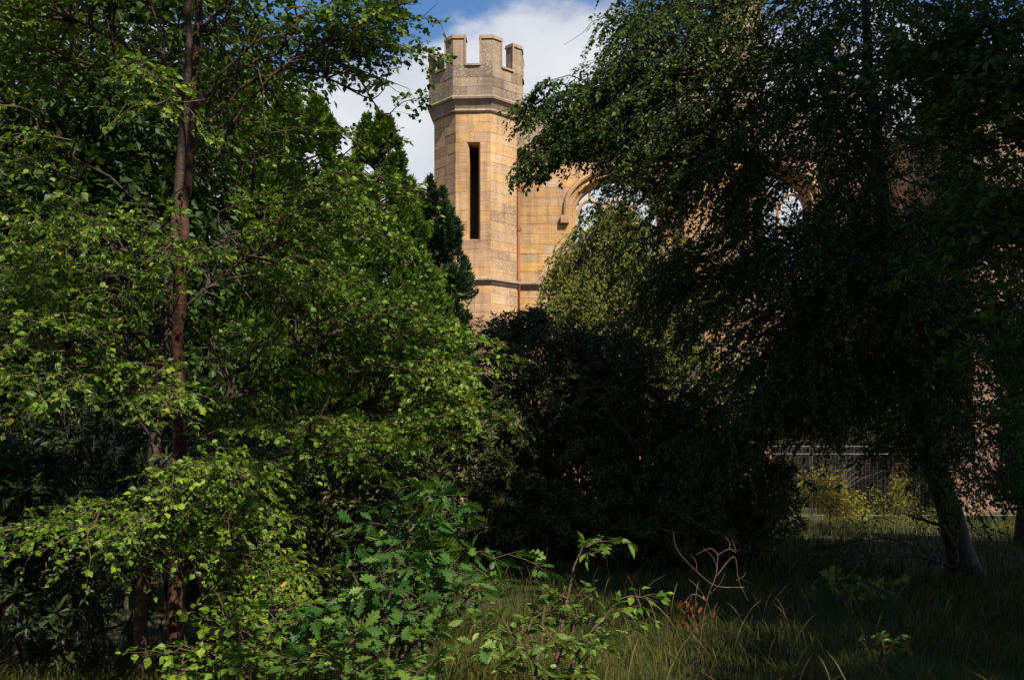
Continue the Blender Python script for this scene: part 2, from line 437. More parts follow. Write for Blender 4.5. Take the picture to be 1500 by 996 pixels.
Z_STR, Z_COR, Z_SILL, Z_TOP = 7.78, 13.86, 15.50, 16.50
AP2 = AP + 0.185
def turret():
    r = np.random.default_rng(5)
    base = np.array([TC[0], TC[1], 0.0])
    root = thing('stone_turret', 'octagonal honey-coloured stone turret with battlements and a tall slit opening', 'tower', base)
    core = Acc()
    # recessed mortar core with the slit cut out of the front facet (k=0)
    dep = .008
    slit_u, slit_z = None, (9.35, 12.80)
    fr0, L0 = facet_frame(AP, 0)
    su0, su1 = L0 * .325, L0 * .70
    for k in range(8):
        fr, L = facet_frame(AP - dep, k)
        if k == 0:
            for (a, b, z0, z1) in ((0, su0, 0, Z_COR), (su1, L, 0, Z_COR), (su0, su1, 0, slit_z[0]), (su0, su1, slit_z[1], Z_COR)):
                core.add([fr(a, z0, 0), fr(b, z0, 0), fr(b, z1, 0), fr(a, z1, 0)], [np.array([[0, 1, 2, 3]])])
        else:
            core.add([fr(0, 0, 0), fr(L, 0, 0), fr(L, Z_COR, 0), fr(0, Z_COR, 0)], [np.array([[0, 1, 2, 3]])])
    # inner face of the shaft, so that the slit looks into a hollow turret
    for k in range(8):
        if k == 0:
            fr, L = facet_frame(AP - .45, k); 
            for (a, b, z0, z1) in ((0, L * .22, 0, Z_COR), (L * .78, L, 0, Z_COR), (L * .22, L * .78, 0, slit_z[0] - .1), (L * .22, L * .78, slit_z[1] + .1, Z_COR)):
                core.add([fr(a, z0, 0), fr(b, z0, 0), fr(b, z1, 0), fr(a, z1, 0)], [np.array([[3, 2, 1, 0]])])
        else:
            fr, L = facet_frame(AP - .45, k)
            core.add([fr(0, 0, 0), fr(L, 0, 0), fr(L, Z_COR, 0), fr(0, Z_COR, 0)], [np.array([[3, 2, 1, 0]])])
    V = [(c[0], c[1], Z_COR + .3) for c in octa(AP - .02)]
    core.add(V, [np.arange(8)[None]])
    acc_obj('core', core, M_mortar, root, base)
    back = Acc()
    def blocks(ap, k, z0, z1, ch, mat, hole=None, lo=.40, hi=.95, gap=.0028, single=True, tshift=0.):
        fr, L = facet_frame(ap, k)
        nz = max(1, round((z1 - z0) / ch)); zs = np.linspace(z0, z1, nz + 1)
        if nz > 3: zs[1:-1] += r.uniform(-.035, .035, nz - 1)
        for i in range(nz):
            a, b = zs[i] + gap, zs[i + 1] - gap
            segs = []
            if hole and zs[i + 1] > hole[2] + .02 and zs[i] < hole[3] - .02:
                for s0, s1 in ((0, hole[0]), (hole[1], L)):
                    sp = [s0, s1] if r.random() < .8 else [s0, (s0 + s1) / 2 + r.uniform(-.05, .05), s1]
                    segs += list(zip(sp[:-1], sp[1:]))
            else:
                sp = course_splits(0, L, lo, hi, r); segs = list(zip(sp[:-1], sp[1:]))
            for s0, s1 in segs:
                g0 = 0 if s0 < 1e-6 else gap; g1 = 0 if s1 > L - 1e-6 else gap
                t = np.clip(r.normal(.46, .25) + tshift, 0, 1)
                out = r.uniform(-.004, .006)
                f2 = (lambda o_: (lambda u, w, d: fr(u, w, d + o_ if d > -.05 else d)))(out)
                poly = [(s0 + g0, a), (s1 - g1, a), (s1 - g1, b), (s0 + g0, b)]
                if single:
                    ac = Acc(); prism(ac, poly, .10, f2, t); acc_obj('stone_block', ac, mat, root, base)
                else: prism(back, poly, .10, f2, t)
    hole = (su0, su1, slit_z[0], slit_z[1])
    for k in range(8):
        front = k in (7, 0, 1)
        mat = M_stone_lich if k == 1 else M_stone
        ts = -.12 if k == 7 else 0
        blocks(AP, k, Z_STR + .28, slit_z[0], .325, mat, None, single=front, tshift=ts)
        blocks(AP, k, slit_z[0], slit_z[1], .345, mat, hole if k == 0 else None, single=front, tshift=ts)
        blocks(AP, k, slit_z[1], Z_COR - .02, .34, mat, None, single=front, tshift=ts + .05)
        blocks(AP + .03, k, 6.2, Z_STR, .33, mat, None, single=front, tshift=ts)
        blocks(AP + .03, k, 0, 6.2, .345, mat, None, single=False)
        blocks(AP2, k, Z_COR + .52, 15.02, .31, M_stone_grey, None, single=front)
        blocks(AP2, k, 15.02, Z_SILL - .07, .42, M_stone_grey, None, single=front)
    o = acc_obj('rear_masonry', back, M_stone, root, base, kind='stuff')
    # slit: chamfered frame, sill, splayed reveals
    fra = Acc(); fr, L = facet_frame(AP, 0)
    z0, z1 = slit_z
    for (u0, u1) in ((su0, su0 + .062), (su1 - .062, su1)):
        inner = u1 if u0 == su0 else u0; outer = u0 if u0 == su0 else u1
        V = [fr(outer, z0, -.002), fr(outer, z1, -.002), fr(inner, z0, -.14), fr(inner, z1, -.14), fr(inner, z0, -.46), fr(inner, z1, -.46)]
        q = np.array([[0, 2, 3, 1], [2, 4, 5, 3]])
        fra.add(V, [q if inner > outer else q[:, ::-1]], .6)
    V = [fr(su0, z1, -.002), fr(su1, z1, -.002), fr(su0 + .062, z1 - .06, -.14), fr(su1 - .062, z1 - .06, -.14), fr(su0 + .062, z1 - .06, -.46), fr(su1 - .062, z1 - .06, -.46)]
    fra.add(V, [np.array([[0, 1, 3, 2], [2, 3, 5, 4]])], .4)
    acc_obj('slit_frame', fra, M_stone, root, base)
    sil = Acc()
    V = [fr(su0 - .02, z0 - .03, .012), fr(su1 + .02, z0 - .03, .012), fr(su1 + .02, z0 + .01, .012), fr(su0 - .02, z0 + .01, .012), fr(su0, z0 + .10, -.3), fr(su1, z0 + .10, -.3)]
    sil.add(V, [np.array([[0, 1, 2, 3], [3, 2, 5, 4]])], .9)
    acc_obj('slit_sill', sil, M_stone_grey, root, base)
    # string course
    s = Acc()
    ring(s, [(AP - .1, Z_STR + .34), (AP + .02, Z_STR + .32), (AP + .17, Z_STR + .21), (AP + .18, Z_STR + .15), (AP + .11, Z_STR + .13), (AP + .11, Z_STR + .07), (AP + .05, Z_STR), (AP - .1, Z_STR)], .5)
    acc_obj('string_course', s, M_stone_grey, root, base)
    # corbelled cornice under the parapet
    s = Acc()
    ring(s, [(AP - .1, Z_COR - .04), (AP + .05, Z_COR - .02), (AP + .085, Z_COR + .03), (AP + .05, Z_COR + .085), (AP + .045, Z_COR + .12), (AP + .10, Z_COR + .25), (AP + .17, Z_COR + .36), (AP + .235, Z_COR + .40), (AP + .25, Z_COR + .46), (AP + .195, Z_COR + .53), (AP - .1, Z_COR + .53)], .45)
    acc_obj('cornice', s, M_stone_grey, root, base)
    # inside of the parapet (sill level floor)
    s = Acc(); ring(s, [(AP2 - .02, 14.36), (AP2 - .02, Z_SILL - .075), (AP2 - .40, Z_SILL - .075), (AP2 - .40, 14.36)], .3)
    acc_obj('parapet_core', s, M_mortar, root, base)
    # merlons wrapping each corner of the octagon, with moulded edges and caps
    T = .36
    Cr = octa(AP2); Ci = octa(AP2 - T)
    for k in range(8):
        p = Cr[k]; q = Ci[k]
        dL = unit(Cr[k - 1] - p); dR = unit(Cr[(k + 1) % 8] - p)
        full = np.linalg.norm(Cr[k - 1] - p); arm = full * .315
        nL = np.array([sin(radians(-3 + 45 * (k - 1))), -cos(radians(-3 + 45 * (k - 1)))]); nR = np.array([sin(radians(-3 + 45 * k)), -cos(radians(-3 + 45 * k))])
        hs = {0: .0, 7: -.35, 1: -.02, 2: -.05}.get(k, -.1)
        zt = Z_TOP + hs
        a = Acc()
        def slab(o, grow, z0, z1, tint, acc=a, inner=0.0, cut=0.0):
            A_ = p + dL * (arm + o) + nL * grow; B_ = p + (p - q) / np.linalg.norm(p - q) * grow / cos(pi / 8); C_ = p + dR * (arm + o) + nR * grow
            D_ = p + dR * (arm + o) - nR * (T + inner); E_ = q - (p - q) / np.linalg.norm(p - q) * inner; F_ = p + dL * (arm + o) - nL * (T + inner)
            pts = [A_, B_, C_, D_, E_, F_]
            V = [(x[0], x[1], z0) for x in pts] + [(x[0], x[1], z1 - (cut if i > 2 else 0)) for i, x in enumerate(pts)]
            i = np.arange(6); j = (i + 1) % 6
            acc.add(V, [np.stack([i, j, 6 + j, 6 + i], -1), np.array([[6, 7, 10, 11], [7, 8, 9, 10]]), np.array([[5, 4, 1, 0], [4, 3, 2, 1]])], tint)
        slab(0, 0, Z_SILL - .07, zt - .12, .35 + .3 * r.random())
        mo = acc_obj('merlon', a, M_stone_grey, root, base)
        c = Acc(); slab(.035, .045, zt - .125, zt - .065, .75, c, .03); slab(.02, .03, zt - .065, zt, .8, c, .02, .0)
        acc_obj('merlon_cap', c, M_stone_grey, mo, base)
        for dd, nn in ((dL, nL), (dR, nR)):
            e = Acc()
            P0 = p + dd * (arm - .015) + nn * .012
            tube(e, [(P0[0], P0[1], Z_SILL - .07), (P0[0], P0[1], zt - .12)], .034, 6, .8)
            acc_obj('edge_roll', e, M_stone_grey, mo, base)
        # crenel sill between this merlon and the next (weathered slope)
        s = Acc(); sl = full - 2 * arm
        P0 = p + dR * arm; 
        for (g0, g1, z0, z1, zi) in ((.06, -T - .02, Z_SILL - .09, Z_SILL - .02, Z_SILL + .09),):
            V = []
            for u in (.0, sl):
                b0 = P0 + dR * u
                for (g, z) in ((g0, z0), (g0, z1), (g1, zi), (g1, z0)):
                    w = b0 + nR * g; V.append((w[0], w[1], z))
            s.add(V, [np.array([[0, 4, 5, 1], [1, 5, 6, 2], [2, 6, 7, 3], [0, 1, 2, 3], [7, 6, 5, 4]])], .7)
        acc_obj('crenel_sill', s, M_stone_grey, root, base)
    # moss and a little weed in the crenel
    return root
turret()

# ---- roofless church wall with two arched windows
WY = 37.3
WX0, WX1 = TC[0] + AP * 0.93, 540 / F * WY + .3
WIN = [((905 - 750) / F * WY, 1.50, 8.75, 10.75, 1.12), ((1123 - 750) / F * WY, 1.50, 8.75, 11.0, 1.12)]   # centre x, half width, sill z, spring z, rise
def arch_w(win, z, ex=0.0):
    """half width of the four-centred opening, grown by ex, at height z"""
    c, hw, zs, zp, rise = win
    if z < zs - ex: return 0.0
    if z <= zp: return hw + ex
    t = (z - zp) / (rise + ex * 1.05)
    if t >= 1: return 0.0
    return (hw + ex) * (1 - t ** 2.1) ** (1 / 1.55)
def arch_path(win, ex, n=14):
    c, hw, zs, zp, rise = win
    R = rise + ex * 1.05
    zz = zp + R * np.sin(np.linspace(0, pi / 2, n))
    w = np.array([arch_w(win, min(z, zp + R - 1e-6), ex) for z in zz]); w[-1] = 0
    left = [(c - hw - ex, zs - .0)] + [(c - a, z) for a, z in zip(w, zz)]
    right = [(c + a, z) for a, z in zip(w[-2::-1], zz[-2::-1])] + [(c + hw + ex, zs - .0)]
    return np.array(left + right)
def sweep(acc, path, prof, tint=.5):
    """prof list of (ex, y) -- path function of ex"""
    P = [path(ex) for ex, y in prof]; n = len(P[0])
    V = [(x, y, z) for (ex, y), p in zip(prof, P) for x, z in p]
    q = []
    for i in range(len(prof) - 1):
        for j in range(n - 1): q.append([i * n + j, i * n + j + 1, (i + 1) * n + j + 1, (i + 1) * n + j])
    acc.add(V, [np.array(q)], tint)
def church_wall():
    r = np.random.default_rng(8)
    base = np.array([(WX0 + WX1) / 2, WY, 0.0])
    root = thing('church_wall', 'roofless sandstone church wall with two arched window openings', 'wall', base)
    rest = Acc(); fr = lambda u, w, d: (u, WY - d, w)
    zc = 12.55; TH = .75
    levels = [(0, 7.85, .36), (8.15, zc, .352)]
    cnt = 0
    for z0, z1, ch in levels:
        nz = round((z1 - z0) / ch); zs = np.linspace(z0, z1, nz + 1); zs[1:-1] += r.uniform(-.04, .04, nz - 1)
        for i in range(nz):
            sp = course_splits(WX0, WX1, .45, 1.25, r)
            cuts = sorted(sp + [w[0] for w in WIN if zs[i + 1] > w[2] - .1])
            for s0, s1 in zip(cuts[:-1], cuts[1:]):
                a, b, u0, u1 = zs[i] + .004, zs[i + 1] - .004, s0 + .004, s1 - .004
                poly = None
                zz = np.linspace(a, b, 6)
                lo_ = np.full(6, u0); hi_ = np.full(6, u1)
                for w in WIN:
                    hwv = np.array([arch_w(w, z, .16) for z in zz])
                    if hwv.max() <= 0: continue
                    if (u0 + u1) / 2 < w[0]: hi_ = np.minimum(hi_, w[0] - hwv)
                    else: lo_ = np.maximum(lo_, w[0] + hwv)
                ok = hi_ - lo_ > .02
                if not ok.any(): continue
                if (np.abs(hi_ - u1).max() < 1e-6) and (np.abs(lo_ - u0).max() < 1e-6):
                    poly = [(u0, a), (u1, a), (u1, b), (u0, b)]
                else:
                    idx = np.where(ok)[0]
                    poly = [(lo_[q], zz[q]) for q in idx[::-1]] + [(hi_[q], zz[q]) for q in idx]
                    if len(idx) < 2: continue
                t = float(np.clip(r.normal(.62, .24), 0, 1)); out = r.uniform(-.005, .006)
                f2 = (lambda o_: (lambda u, w_, d: fr(u, w_, d + o_ if d > -.05 else d)))(out)
                px, py = proj(np.array([(s0 + s1) / 2, WY, (a + b) / 2]))
                if cnt < 285 and (py < 480 and px < 1000 or (px < 1230 and py < 330)):
                    ac = Acc(); prism(ac, poly, .2, f2, t); acc_obj('stone_block', ac, M_stone, root, base); cnt += 1
                else: prism(rest, poly, .2, f2, t)
    acc_obj('hidden_masonry', rest, M_stone, root, base, kind='stuff')
    # mortar core behind the blocks: pieces around the openings, front and back faces
    core = Acc()
    nz = 70; zs = np.linspace(0, zc, nz + 1)
    for i in range(nz):
        a, b = zs[i], zs[i + 1]; segs = [(WX0, WX1)]
        for w in WIN:
            hwv = max(arch_w(w, a, .14), arch_w(w, b, .14))
            if hwv > 0:
                s0, s1 = segs.pop(); segs += [(s0, w[0] - hwv), (w[0] + hwv, s1)]
        for s0, s1 in segs:
            core.add([(s0, WY + .009, a), (s1, WY + .009, a), (s1, WY + .009, b), (s0, WY + .009, b), (s0, WY + TH, a), (s1, WY + TH, a), (s1, WY + TH, b), (s0, WY + TH, b)], [np.array([[0, 1, 2, 3], [7, 6, 5, 4]])])
    acc_obj('core', core, M_mortar, root, base)
    # string course, cornice, parapet
    def strip(name, prof, mat, tint, x0=WX0, x1=WX1):
        a = Acc(); n = len(prof)
        V = [(x, WY - d, z) for x in (x0, x1) for d, z in prof]
        i = np.arange(n); j = (i + 1) % n
        a.add(V, [np.stack([i, n + i, n + j, j], -1), i[None], (n + i)[None, ::-1]], tint)
        return acc_obj(name, a, mat, root, base)
    strip('string_course', [(-.1, 7.85), (.05, 7.85), (.11, 7.92), (.11, 7.98), (.18, 8.0), (.17, 8.06), (.02, 8.15), (-.1, 8.15)], M_stone_grey, .5)
    strip('cornice', [(-.1, 12.55), (.06, 12.57), (.12, 12.68), (.12, 12.74), (.28, 12.80), (.28, 12.90), (.0, 12.97), (-.6, 12.97), (-.6, 12.55)], M_stone_grey, .4)
    # parapet blocks
    for i in range(3):
        z0 = 12.97 + i * .38; sp = course_splits(WX0, WX1, .6, 1.3, r); par = Acc()
        for s0, s1 in zip(sp[:-1], sp[1:]):
            a2 = Acc(); prism(a2, [(s0 + .007, z0 + .007), (s1 - .007, z0 + .007), (s1 - .007, z0 + .373), (s0 + .007, z0 + .373)], .4, lambda u, w, d: (u, WY + .03 - d, w), r.uniform(.2, .9))
            acc_obj('parapet_block', a2, M_stone_grey, root, base)
    strip('parapet_core', [(-.05, 12.97), (-.05, 14.11), (-.42, 14.11), (-.42, 12.97)], M_mortar, .5)
    strip('coping', [(.06, 14.11), (.06, 14.20), (-.2, 14.32), (-.5, 14.20), (-.5, 14.11)], M_stone_grey, .6)
    # windows: moulded surround, hood, mullions and tracery
    for w in WIN:
        c, hw, zsil, zp, rise = w
        s = Acc()
        pf = lambda ex: arch_path(w, ex)
        sweep(s, pf, [(.30, WY - .004), (.26, WY - .012), (.20, WY + .05), (.20, WY + .09), (.15, WY + .08), (.10, WY + .15), (.10, WY + .20), (.05, WY + .19), (0, WY + .27), (0, WY + TH - .1), (.14, WY + TH + .01)], .65)
        so = acc_obj('window_surround', s, M_stone, root, base, smooth=False)
        h = Acc()
        def hp(ex):
            p = arch_path(w, ex); k = p[:, 1] >= zp - .02
            p = p[k]; return np.vstack([[p[0, 0], zp - .28], p, [p[-1, 0], zp - .28]])
        sweep(h, hp, [(.32, WY + .05), (.34, WY - .14), (.40, WY - .17), (.47, WY - .14), (.55, WY + .03)], .55)
        hw2 = hw + .44
        for sg in (-1, 1):          # carved label stops
            cx = c + sg * hw2
            box(h, cx - .15, cx + .15, WY - .20, WY + .05, zp - .52, zp - .25, .3)
        acc_obj('hood_mould', h, M_stone, root, base)
        mu = Acc(); my = WY + .36
        for sg in (-1, 1):
            x = c + sg * hw / 3
            ztop = zp + .25
            V = []
            tube(mu, [(x, my, zsil), (x, my, ztop)], .062, 6, .5)
            # little arches of each light
        for i in range(3):
            x0 = c - hw + i * 2 * hw / 3; x1 = x0 + 2 * hw / 3; xm = (x0 + x1) / 2
            for q in (0, 1):
                xa = x0 if q == 0 else x1
                tube(mu, [(xa + (xm - xa) * (1 - cos(t)), my, zp - .35 + .75 * sin(t)) for t in np.linspace(0, pi / 2, 7)], .07, 6, .5)
            ztop2 = zp + rise * .98 if i == 1 else zp + rise * .66
            tube(mu, [(xm, my, zp + .38), (xm, my, ztop2)], .055, 6, .5)
        acc_obj('tracery', mu, M_stone, root, base)
        si = Acc(); V = []
        box(si, c - hw - .3, c + hw + .3, WY - .06, WY + TH - .05, zsil - .14, zsil, .6)
        acc_obj('window_sill', si, M_stone_grey, root, base)
    return root
church_wall()

def block_tower(name, label, x0, x1, y0, y1, z0, z1, mat, ch=.36, cap=None, seed=3, maxsingle=60):
    """square masonry mass of real blocks on the front and left faces"""
    r = np.random.default_rng(seed)
    base = np.array([(x0 + x1) / 2, (y0 + y1) / 2, 0.0])
    root = thing(name, label, 'masonry', base)
    core = Acc(); box(core, x0 + .015, x1 - .015, y0 + .015, y1, z0, z1 - .01); acc_obj('core', core, M_mortar, root, base)
    rest = Acc(); n = 0
    faces = [(lambda u, w, d: (x0 + u, y0 - d, w), x1 - x0), (lambda u, w, d: (x0 - d, y1 - u, w), y1 - y0), (lambda u, w, d: (x1 + d, y0 + u, w), y1 - y0)]
    for fi, (fr, L) in enumerate(faces):
        nz = max(1, round((z1 - z0) / ch)); zs = np.linspace(z0, z1, nz + 1)
        for i in range(nz - 1, -1, -1):
            sp = course_splits(0, L, .4, .95, r)
            for s0, s1 in zip(sp[:-1], sp[1:]):
                poly = [(s0 + (.007 if s0 > 0 else 0), zs[i] + .007), (s1 - (.007 if s1 < L else 0), zs[i] + .007), (s1 - (.007 if s1 < L else 0), zs[i + 1] - .007), (s0 + (.007 if s0 > 0 else 0), zs[i + 1] - .007)]
                t = float(np.clip(r.normal(.55, .22), 0, 1))
                if n < maxsingle and fi < 2:
                    a = Acc(); prism(a, poly, .012, fr, t, .008); acc_obj('stone_block', a, mat, root, base); n += 1
                else: prism(rest, poly, .012, fr, t, .008)
    if rest.n: acc_obj('lower_masonry', rest, mat, root, base, kind='stuff')
    if cap:
        a = Acc(); box(a, x0 - .14, x1 + .14, y0 - .14, y1 + .1, z1, z1 + .12, .5); box(a, x0 - .08, x1 + .08, y0 - .08, y1 + .05, z1 + .12, z1 + .24, .5)
        acc_obj('cap_moulding', a, M_stone_grey, root, base)
        if cap == 'pinnacle':
            a = Acc(); zz = z1 + .24; mx, my = (x0 + x1) / 2, (y0 + y1) / 2; hx, hy = (x1 - x0) / 2 - .05, (y1 - y0) / 2 - .05
            V = [(mx - hx, my - hy, zz), (mx + hx, my - hy, zz), (mx + hx, my + hy, zz), (mx - hx, my + hy, zz), (mx, my, zz + 2.2)]
            a.add(V, [np.array([[0, 1, 4], [1, 2, 4], [2, 3, 4], [3, 0, 4]])], .5)
            for k in range(1, 6):      # crockets up the arrises
                for (sx, sy) in ((-1, -1), (1, -1)):
                    f = k / 6.5; X = mx + sx * hx * (1 - f) * 1.08; Y = my + sy * hy * (1 - f) * 1.08; Z = zz + 2.2 * f
                    box(a, X - .06, X + .06, Y - .06, Y + .06, Z - .07, Z + .07, .4)
            tube(a, [(mx, my, zz + 2.1), (mx, my, zz + 2.32), (mx, my, zz + 2.42), (mx, my, zz + 2.55)], [.05, .06, .15, .02], 8, .5, True)
            acc_obj('pinnacle', a, M_stone_grey, root, base)
    return root
def X(px, d): return (px - 750) / F * d
block_tower('buttress', 'tall stone buttress rising into a pinnacle between the two church windows', X(1000, 37), X(1036, 37), 36.75, WY + .1, 0, 15.3, M_stone, cap='pinnacle', seed=21)
block_tower('stair_turret', 'tall square stone turret rising behind the church wall above the trees', X(1052, 39.6), X(1112, 39.6), 39.0, 40.6, 0, 20.5, M_stone_grey, cap='flat', seed=22)
block_tower('buttress', 'stone buttress with pinnacle beside the projecting porch', X(1216, 37), X(1250, 37), 36.7, WY + .1, 0, 14.6, M_stone_grey, cap='pinnacle', seed=23)
block_tower('porch_tower', 'large projecting stone porch with shaded pinkish side wall', 13.43, 19.5, 29.8, 38.5, 0, 12.6, M_pink, cap='flat', seed=24, maxsingle=260)
block_tower('buttress', 'tall stone buttress halfway along the shaded side wall of the porch', 12.75, 13.42, 33.0, 33.9, 0, 12.0, M_stone, cap='flat', seed=26)
block_tower('buttress', 'low stepped stone buttress at the foot of the porch corner', 12.42, 13.35, 29.2, 30.2, 0, 3.2, M_pink, cap='flat', seed=25)

# ---- drainpipe in the angle between turret and wall
def pipe():
    x = .235; y = 36.95; base = np.array([x, y, 0.0])
    root = thing('drainpipe', 'rust-orange cast iron drainpipe in the angle beside the turret', 'drainpipe', base)
    a = Acc()
    tube(a, [(x, y, 0), (x, y, 7.70), (x + .01, y - .20, 7.86), (x + .01, y - .20, 8.10), (x, y, 8.3), (x, y, 12.5)], .062, 10); acc_obj('pipe', a, M_rust, root, base, True)
    for z in (2.2, 4.2, 6.2, 9.96, 11.4):
        b = Acc(); tube(b, [(x, y, z - .07), (x, y, z + .07)], .085, 10, cap=True); box(b, x - .13, x + .13, y - .02, y + .02, z - .035, z + .035)
        acc_obj('bracket', b, M_rust, root, base)
pipe()

# ---- temporary mesh fence panels and a timber post
def fence():
    first = None
    labels = ['galvanised mesh fence panel standing behind the yellow shrubs', 'galvanised mesh fence panel beside the timber post', 'galvanised mesh fence panel in front of the porch buttress']
    xs = [4.4, 7.95, 11.5]; order = [1, 0, 2]
    y = 27.0; w, h = 3.45, 2.0
    fa = Acc()
    for (p, q) in (((0, 0, .1), (0, 0, h)), ((w, 0, .1), (w, 0, h)), ((0, 0, h - .02), (w, 0, h - .02)), ((0, 0, .15), (w, 0, .15)), ((0, 0, h - .22), (w, 0, h - .22))):
        tube(fa, [p, q], .016, 6)
    wa = Acc()
    for i in range(1, 34): tube(wa, [(w * i / 34, 0, .15), (w * i / 34, 0, h - .02)], .003, 3)
    for i in range(1, 9): tube(wa, [(0, .004, .15 + i * .2), (w, .004, .15 + i * .2)], .003, 3)
    ft = Acc(); box(ft, -.12, .12, -.3, .3, 0, .12)
    for i, x in enumerate(xs):
        root = thing('fence_panel', labels[order.index(i)] if False else labels[i], 'fence', (x, y + .12 * i, 0), 'mesh fence panels')
        if first is None:
            first = [acc_obj('frame', fa, M_galv, root), acc_obj('wire_mesh', wa, M_galv, root), acc_obj('foot', ft, M_galv, root)]
        else:
            for c in first:
                d = c.copy(); COL.objects.link(d); d.parent = root
    x = X(1124, 26.8); a = Acc()
    for (z0, z1, s) in ((0, 2.05, .085), (2.05, 2.09, .07)): box(a, x - s, x + s, 26.8 - s, 26.8 + s, z0, z1)
    tag(acc_obj('timber_post', a, M_post, None, (x, 26.8, 0)), 'square brown timber post among the mesh fence panels', 'post')
fence()

# ------------------------------------------------------------------ vegetation generators
OPEN = [(556, 158), (600, 60), (618, -60), (843, -60), (858, 70), (838, 122), (792, 108), (748, 95), (722, 180), (724, 275), (792, 286), (872, 258), (876, 292), (848, 312), (838, 335), (815, 350), (785, 368), (792, 452), (692, 455), (668, 385), (652, 300), (645, 262), (607, 272), (586, 240)]
GAPS = [[(1132, 245), (1195, 240), (1192, 312), (1130, 318)], [(1423, 490), (1458, 500), (1460, 690), (1428, 680)], [(1285, 215), (1385, 215), (1370, 300), (1290, 300)], [(1060, -10), (1095, -10), (1095, 30), (1060, 30)], [(1225, 95), (1248, 95), (1248, 135), (1225, 135)], [(985, 645), (1055, 645), (1055, 668), (985, 668)], [(1118, 642), (1215, 642), (1215, 680), (1118, 680)], [(1155, 685), (1385, 680), (1370, 790), (1170, 795)]]
def blocked(P, p_open=1.0, p_gap=.45):
    x, y = proj(P)
    if x.ndim and (x.min() > 1462 or x.max() < 554 or (x.min() > 878 and x.max() < 983) or y.min() > 796): return np.zeros(x.shape, bool)
    b = in_poly(x, y, OPEN) & (rng.random(np.shape(x)) < p_open)
    for g in GAPS: b |= in_poly(x, y, g) & (rng.random(np.shape(x)) < p_gap)
    return b
def ell(px, py, d, rx, ry, rd, n, shell=.35):
    """n points inside an ellipsoid given by its middle and radii (pixels at depth d, metres in depth)"""
    c = W(px, py, d); u = unit(rng.normal(size=(n, 3))); rad = rng.random(n) ** shell
    return c + u * rad[:, None] * np.array([rx / F * d, rd, ry / F * d])

def spray(L, tw, base, dirv, length, ntw, leaf, droop=.35, per=11, flat=.35, up=1.0, reject=True, tb=.5, wr=.0035, hang=0.0, nspread=.75):
    """a leafy branchlet: an axis, alternate side twigs in a loose plane, alternate leaves"""
    dirv = unit(dirv)
    t = np.linspace(0, 1, 6)[:, None]
    ax = base + dirv * t * length + np.array([0, 0, -1.0]) * droop * length * t ** 2
    ax[1:] += rng.normal(0, .03 * length, (5, 3))
    tube(tw, ax, np.linspace(wr * 1.6, wr * .5, 6), 4, rng.random())
    side0 = np.cross(dirv, [0, 0, 1.0]); side0 = unit(side0) if np.linalg.norm(side0) > .05 else np.array([1.0, 0, 0])
    for i in range(ntw + 1):
        f = (i + .6) / (ntw + .6) if i < ntw else .98
        f = min(f, .98)
        k = f * 5; a = int(k); b0 = ax[a] + (ax[min(a + 1, 5)] - ax[a]) * (k - a)
        s = 1 if i % 2 else -1
        dv = unit(dirv * rng.uniform(.5, 1.0) + side0 * s * rng.uniform(.5, 1.1) + np.array([0, 0, 1]) * rng.normal(0, flat) - np.array([0, 0, 1]) * hang)
        if i == ntw: dv = unit(ax[-1] - ax[-2] + rng.normal(0, .1, 3))
        ln = length * rng.uniform(.30, .62) * (1 - .45 * f)
        tt = np.linspace(0, 1, 4)[:, None]
        q = b0 + dv * tt * ln + np.array([0, 0, -1.0]) * droop * 1.1 * ln * tt ** 2
        if reject and blocked(q[[1, 3]]).any(): continue
        tube(tw, q, np.linspace(wr * .55, wr * .28, 4), 3, rng.random())
        m = max(3, int(per * ln / (.42 * length) * rng.uniform(.7, 1.2)))
        g = np.sort(rng.uniform(.12, 1.0, m)); kk = g * 3; ai = np.minimum(kk.astype(int), 2)
        P = q[ai] + (q[ai + 1] - q[ai]) * (kk - ai)[:, None]
        sd = unit(np.cross(dv, [0, 0, 1.0]) + 1e-3); ss = np.where(np.arange(m) % 2, 1, -1)[:, None]
        A = unit(dv * .7 + sd * ss * rng.uniform(.4, 1.1, (m, 1)) + rng.normal(0, .3, (m, 3)) + np.array([0, 0, -1.0]) * rng.uniform(.0, .75, (m, 1)) * (1 + hang))
        Nn = unit(np.array([0, 0, up]) + rng.normal(0, nspread, (m, 3)))
        P = P + A * leaf * .18
        L.add(P, A, Nn, leaf * rng.uniform(.45, 1.25, m), np.clip(rng.normal(tb, .28, m), 0, .92) + (rng.random(m) < .003) * .6)

def kmeans(P, k, it=6):
    C = P[rng.choice(len(P), k, replace=False)].copy()
    for _ in range(it):
        lab = ((P[:, None] - C[None]) ** 2).sum(-1).argmin(1)
        for j in range(k):
            if (lab == j).any(): C[j] = P[lab == j].mean(0)
    return lab, C

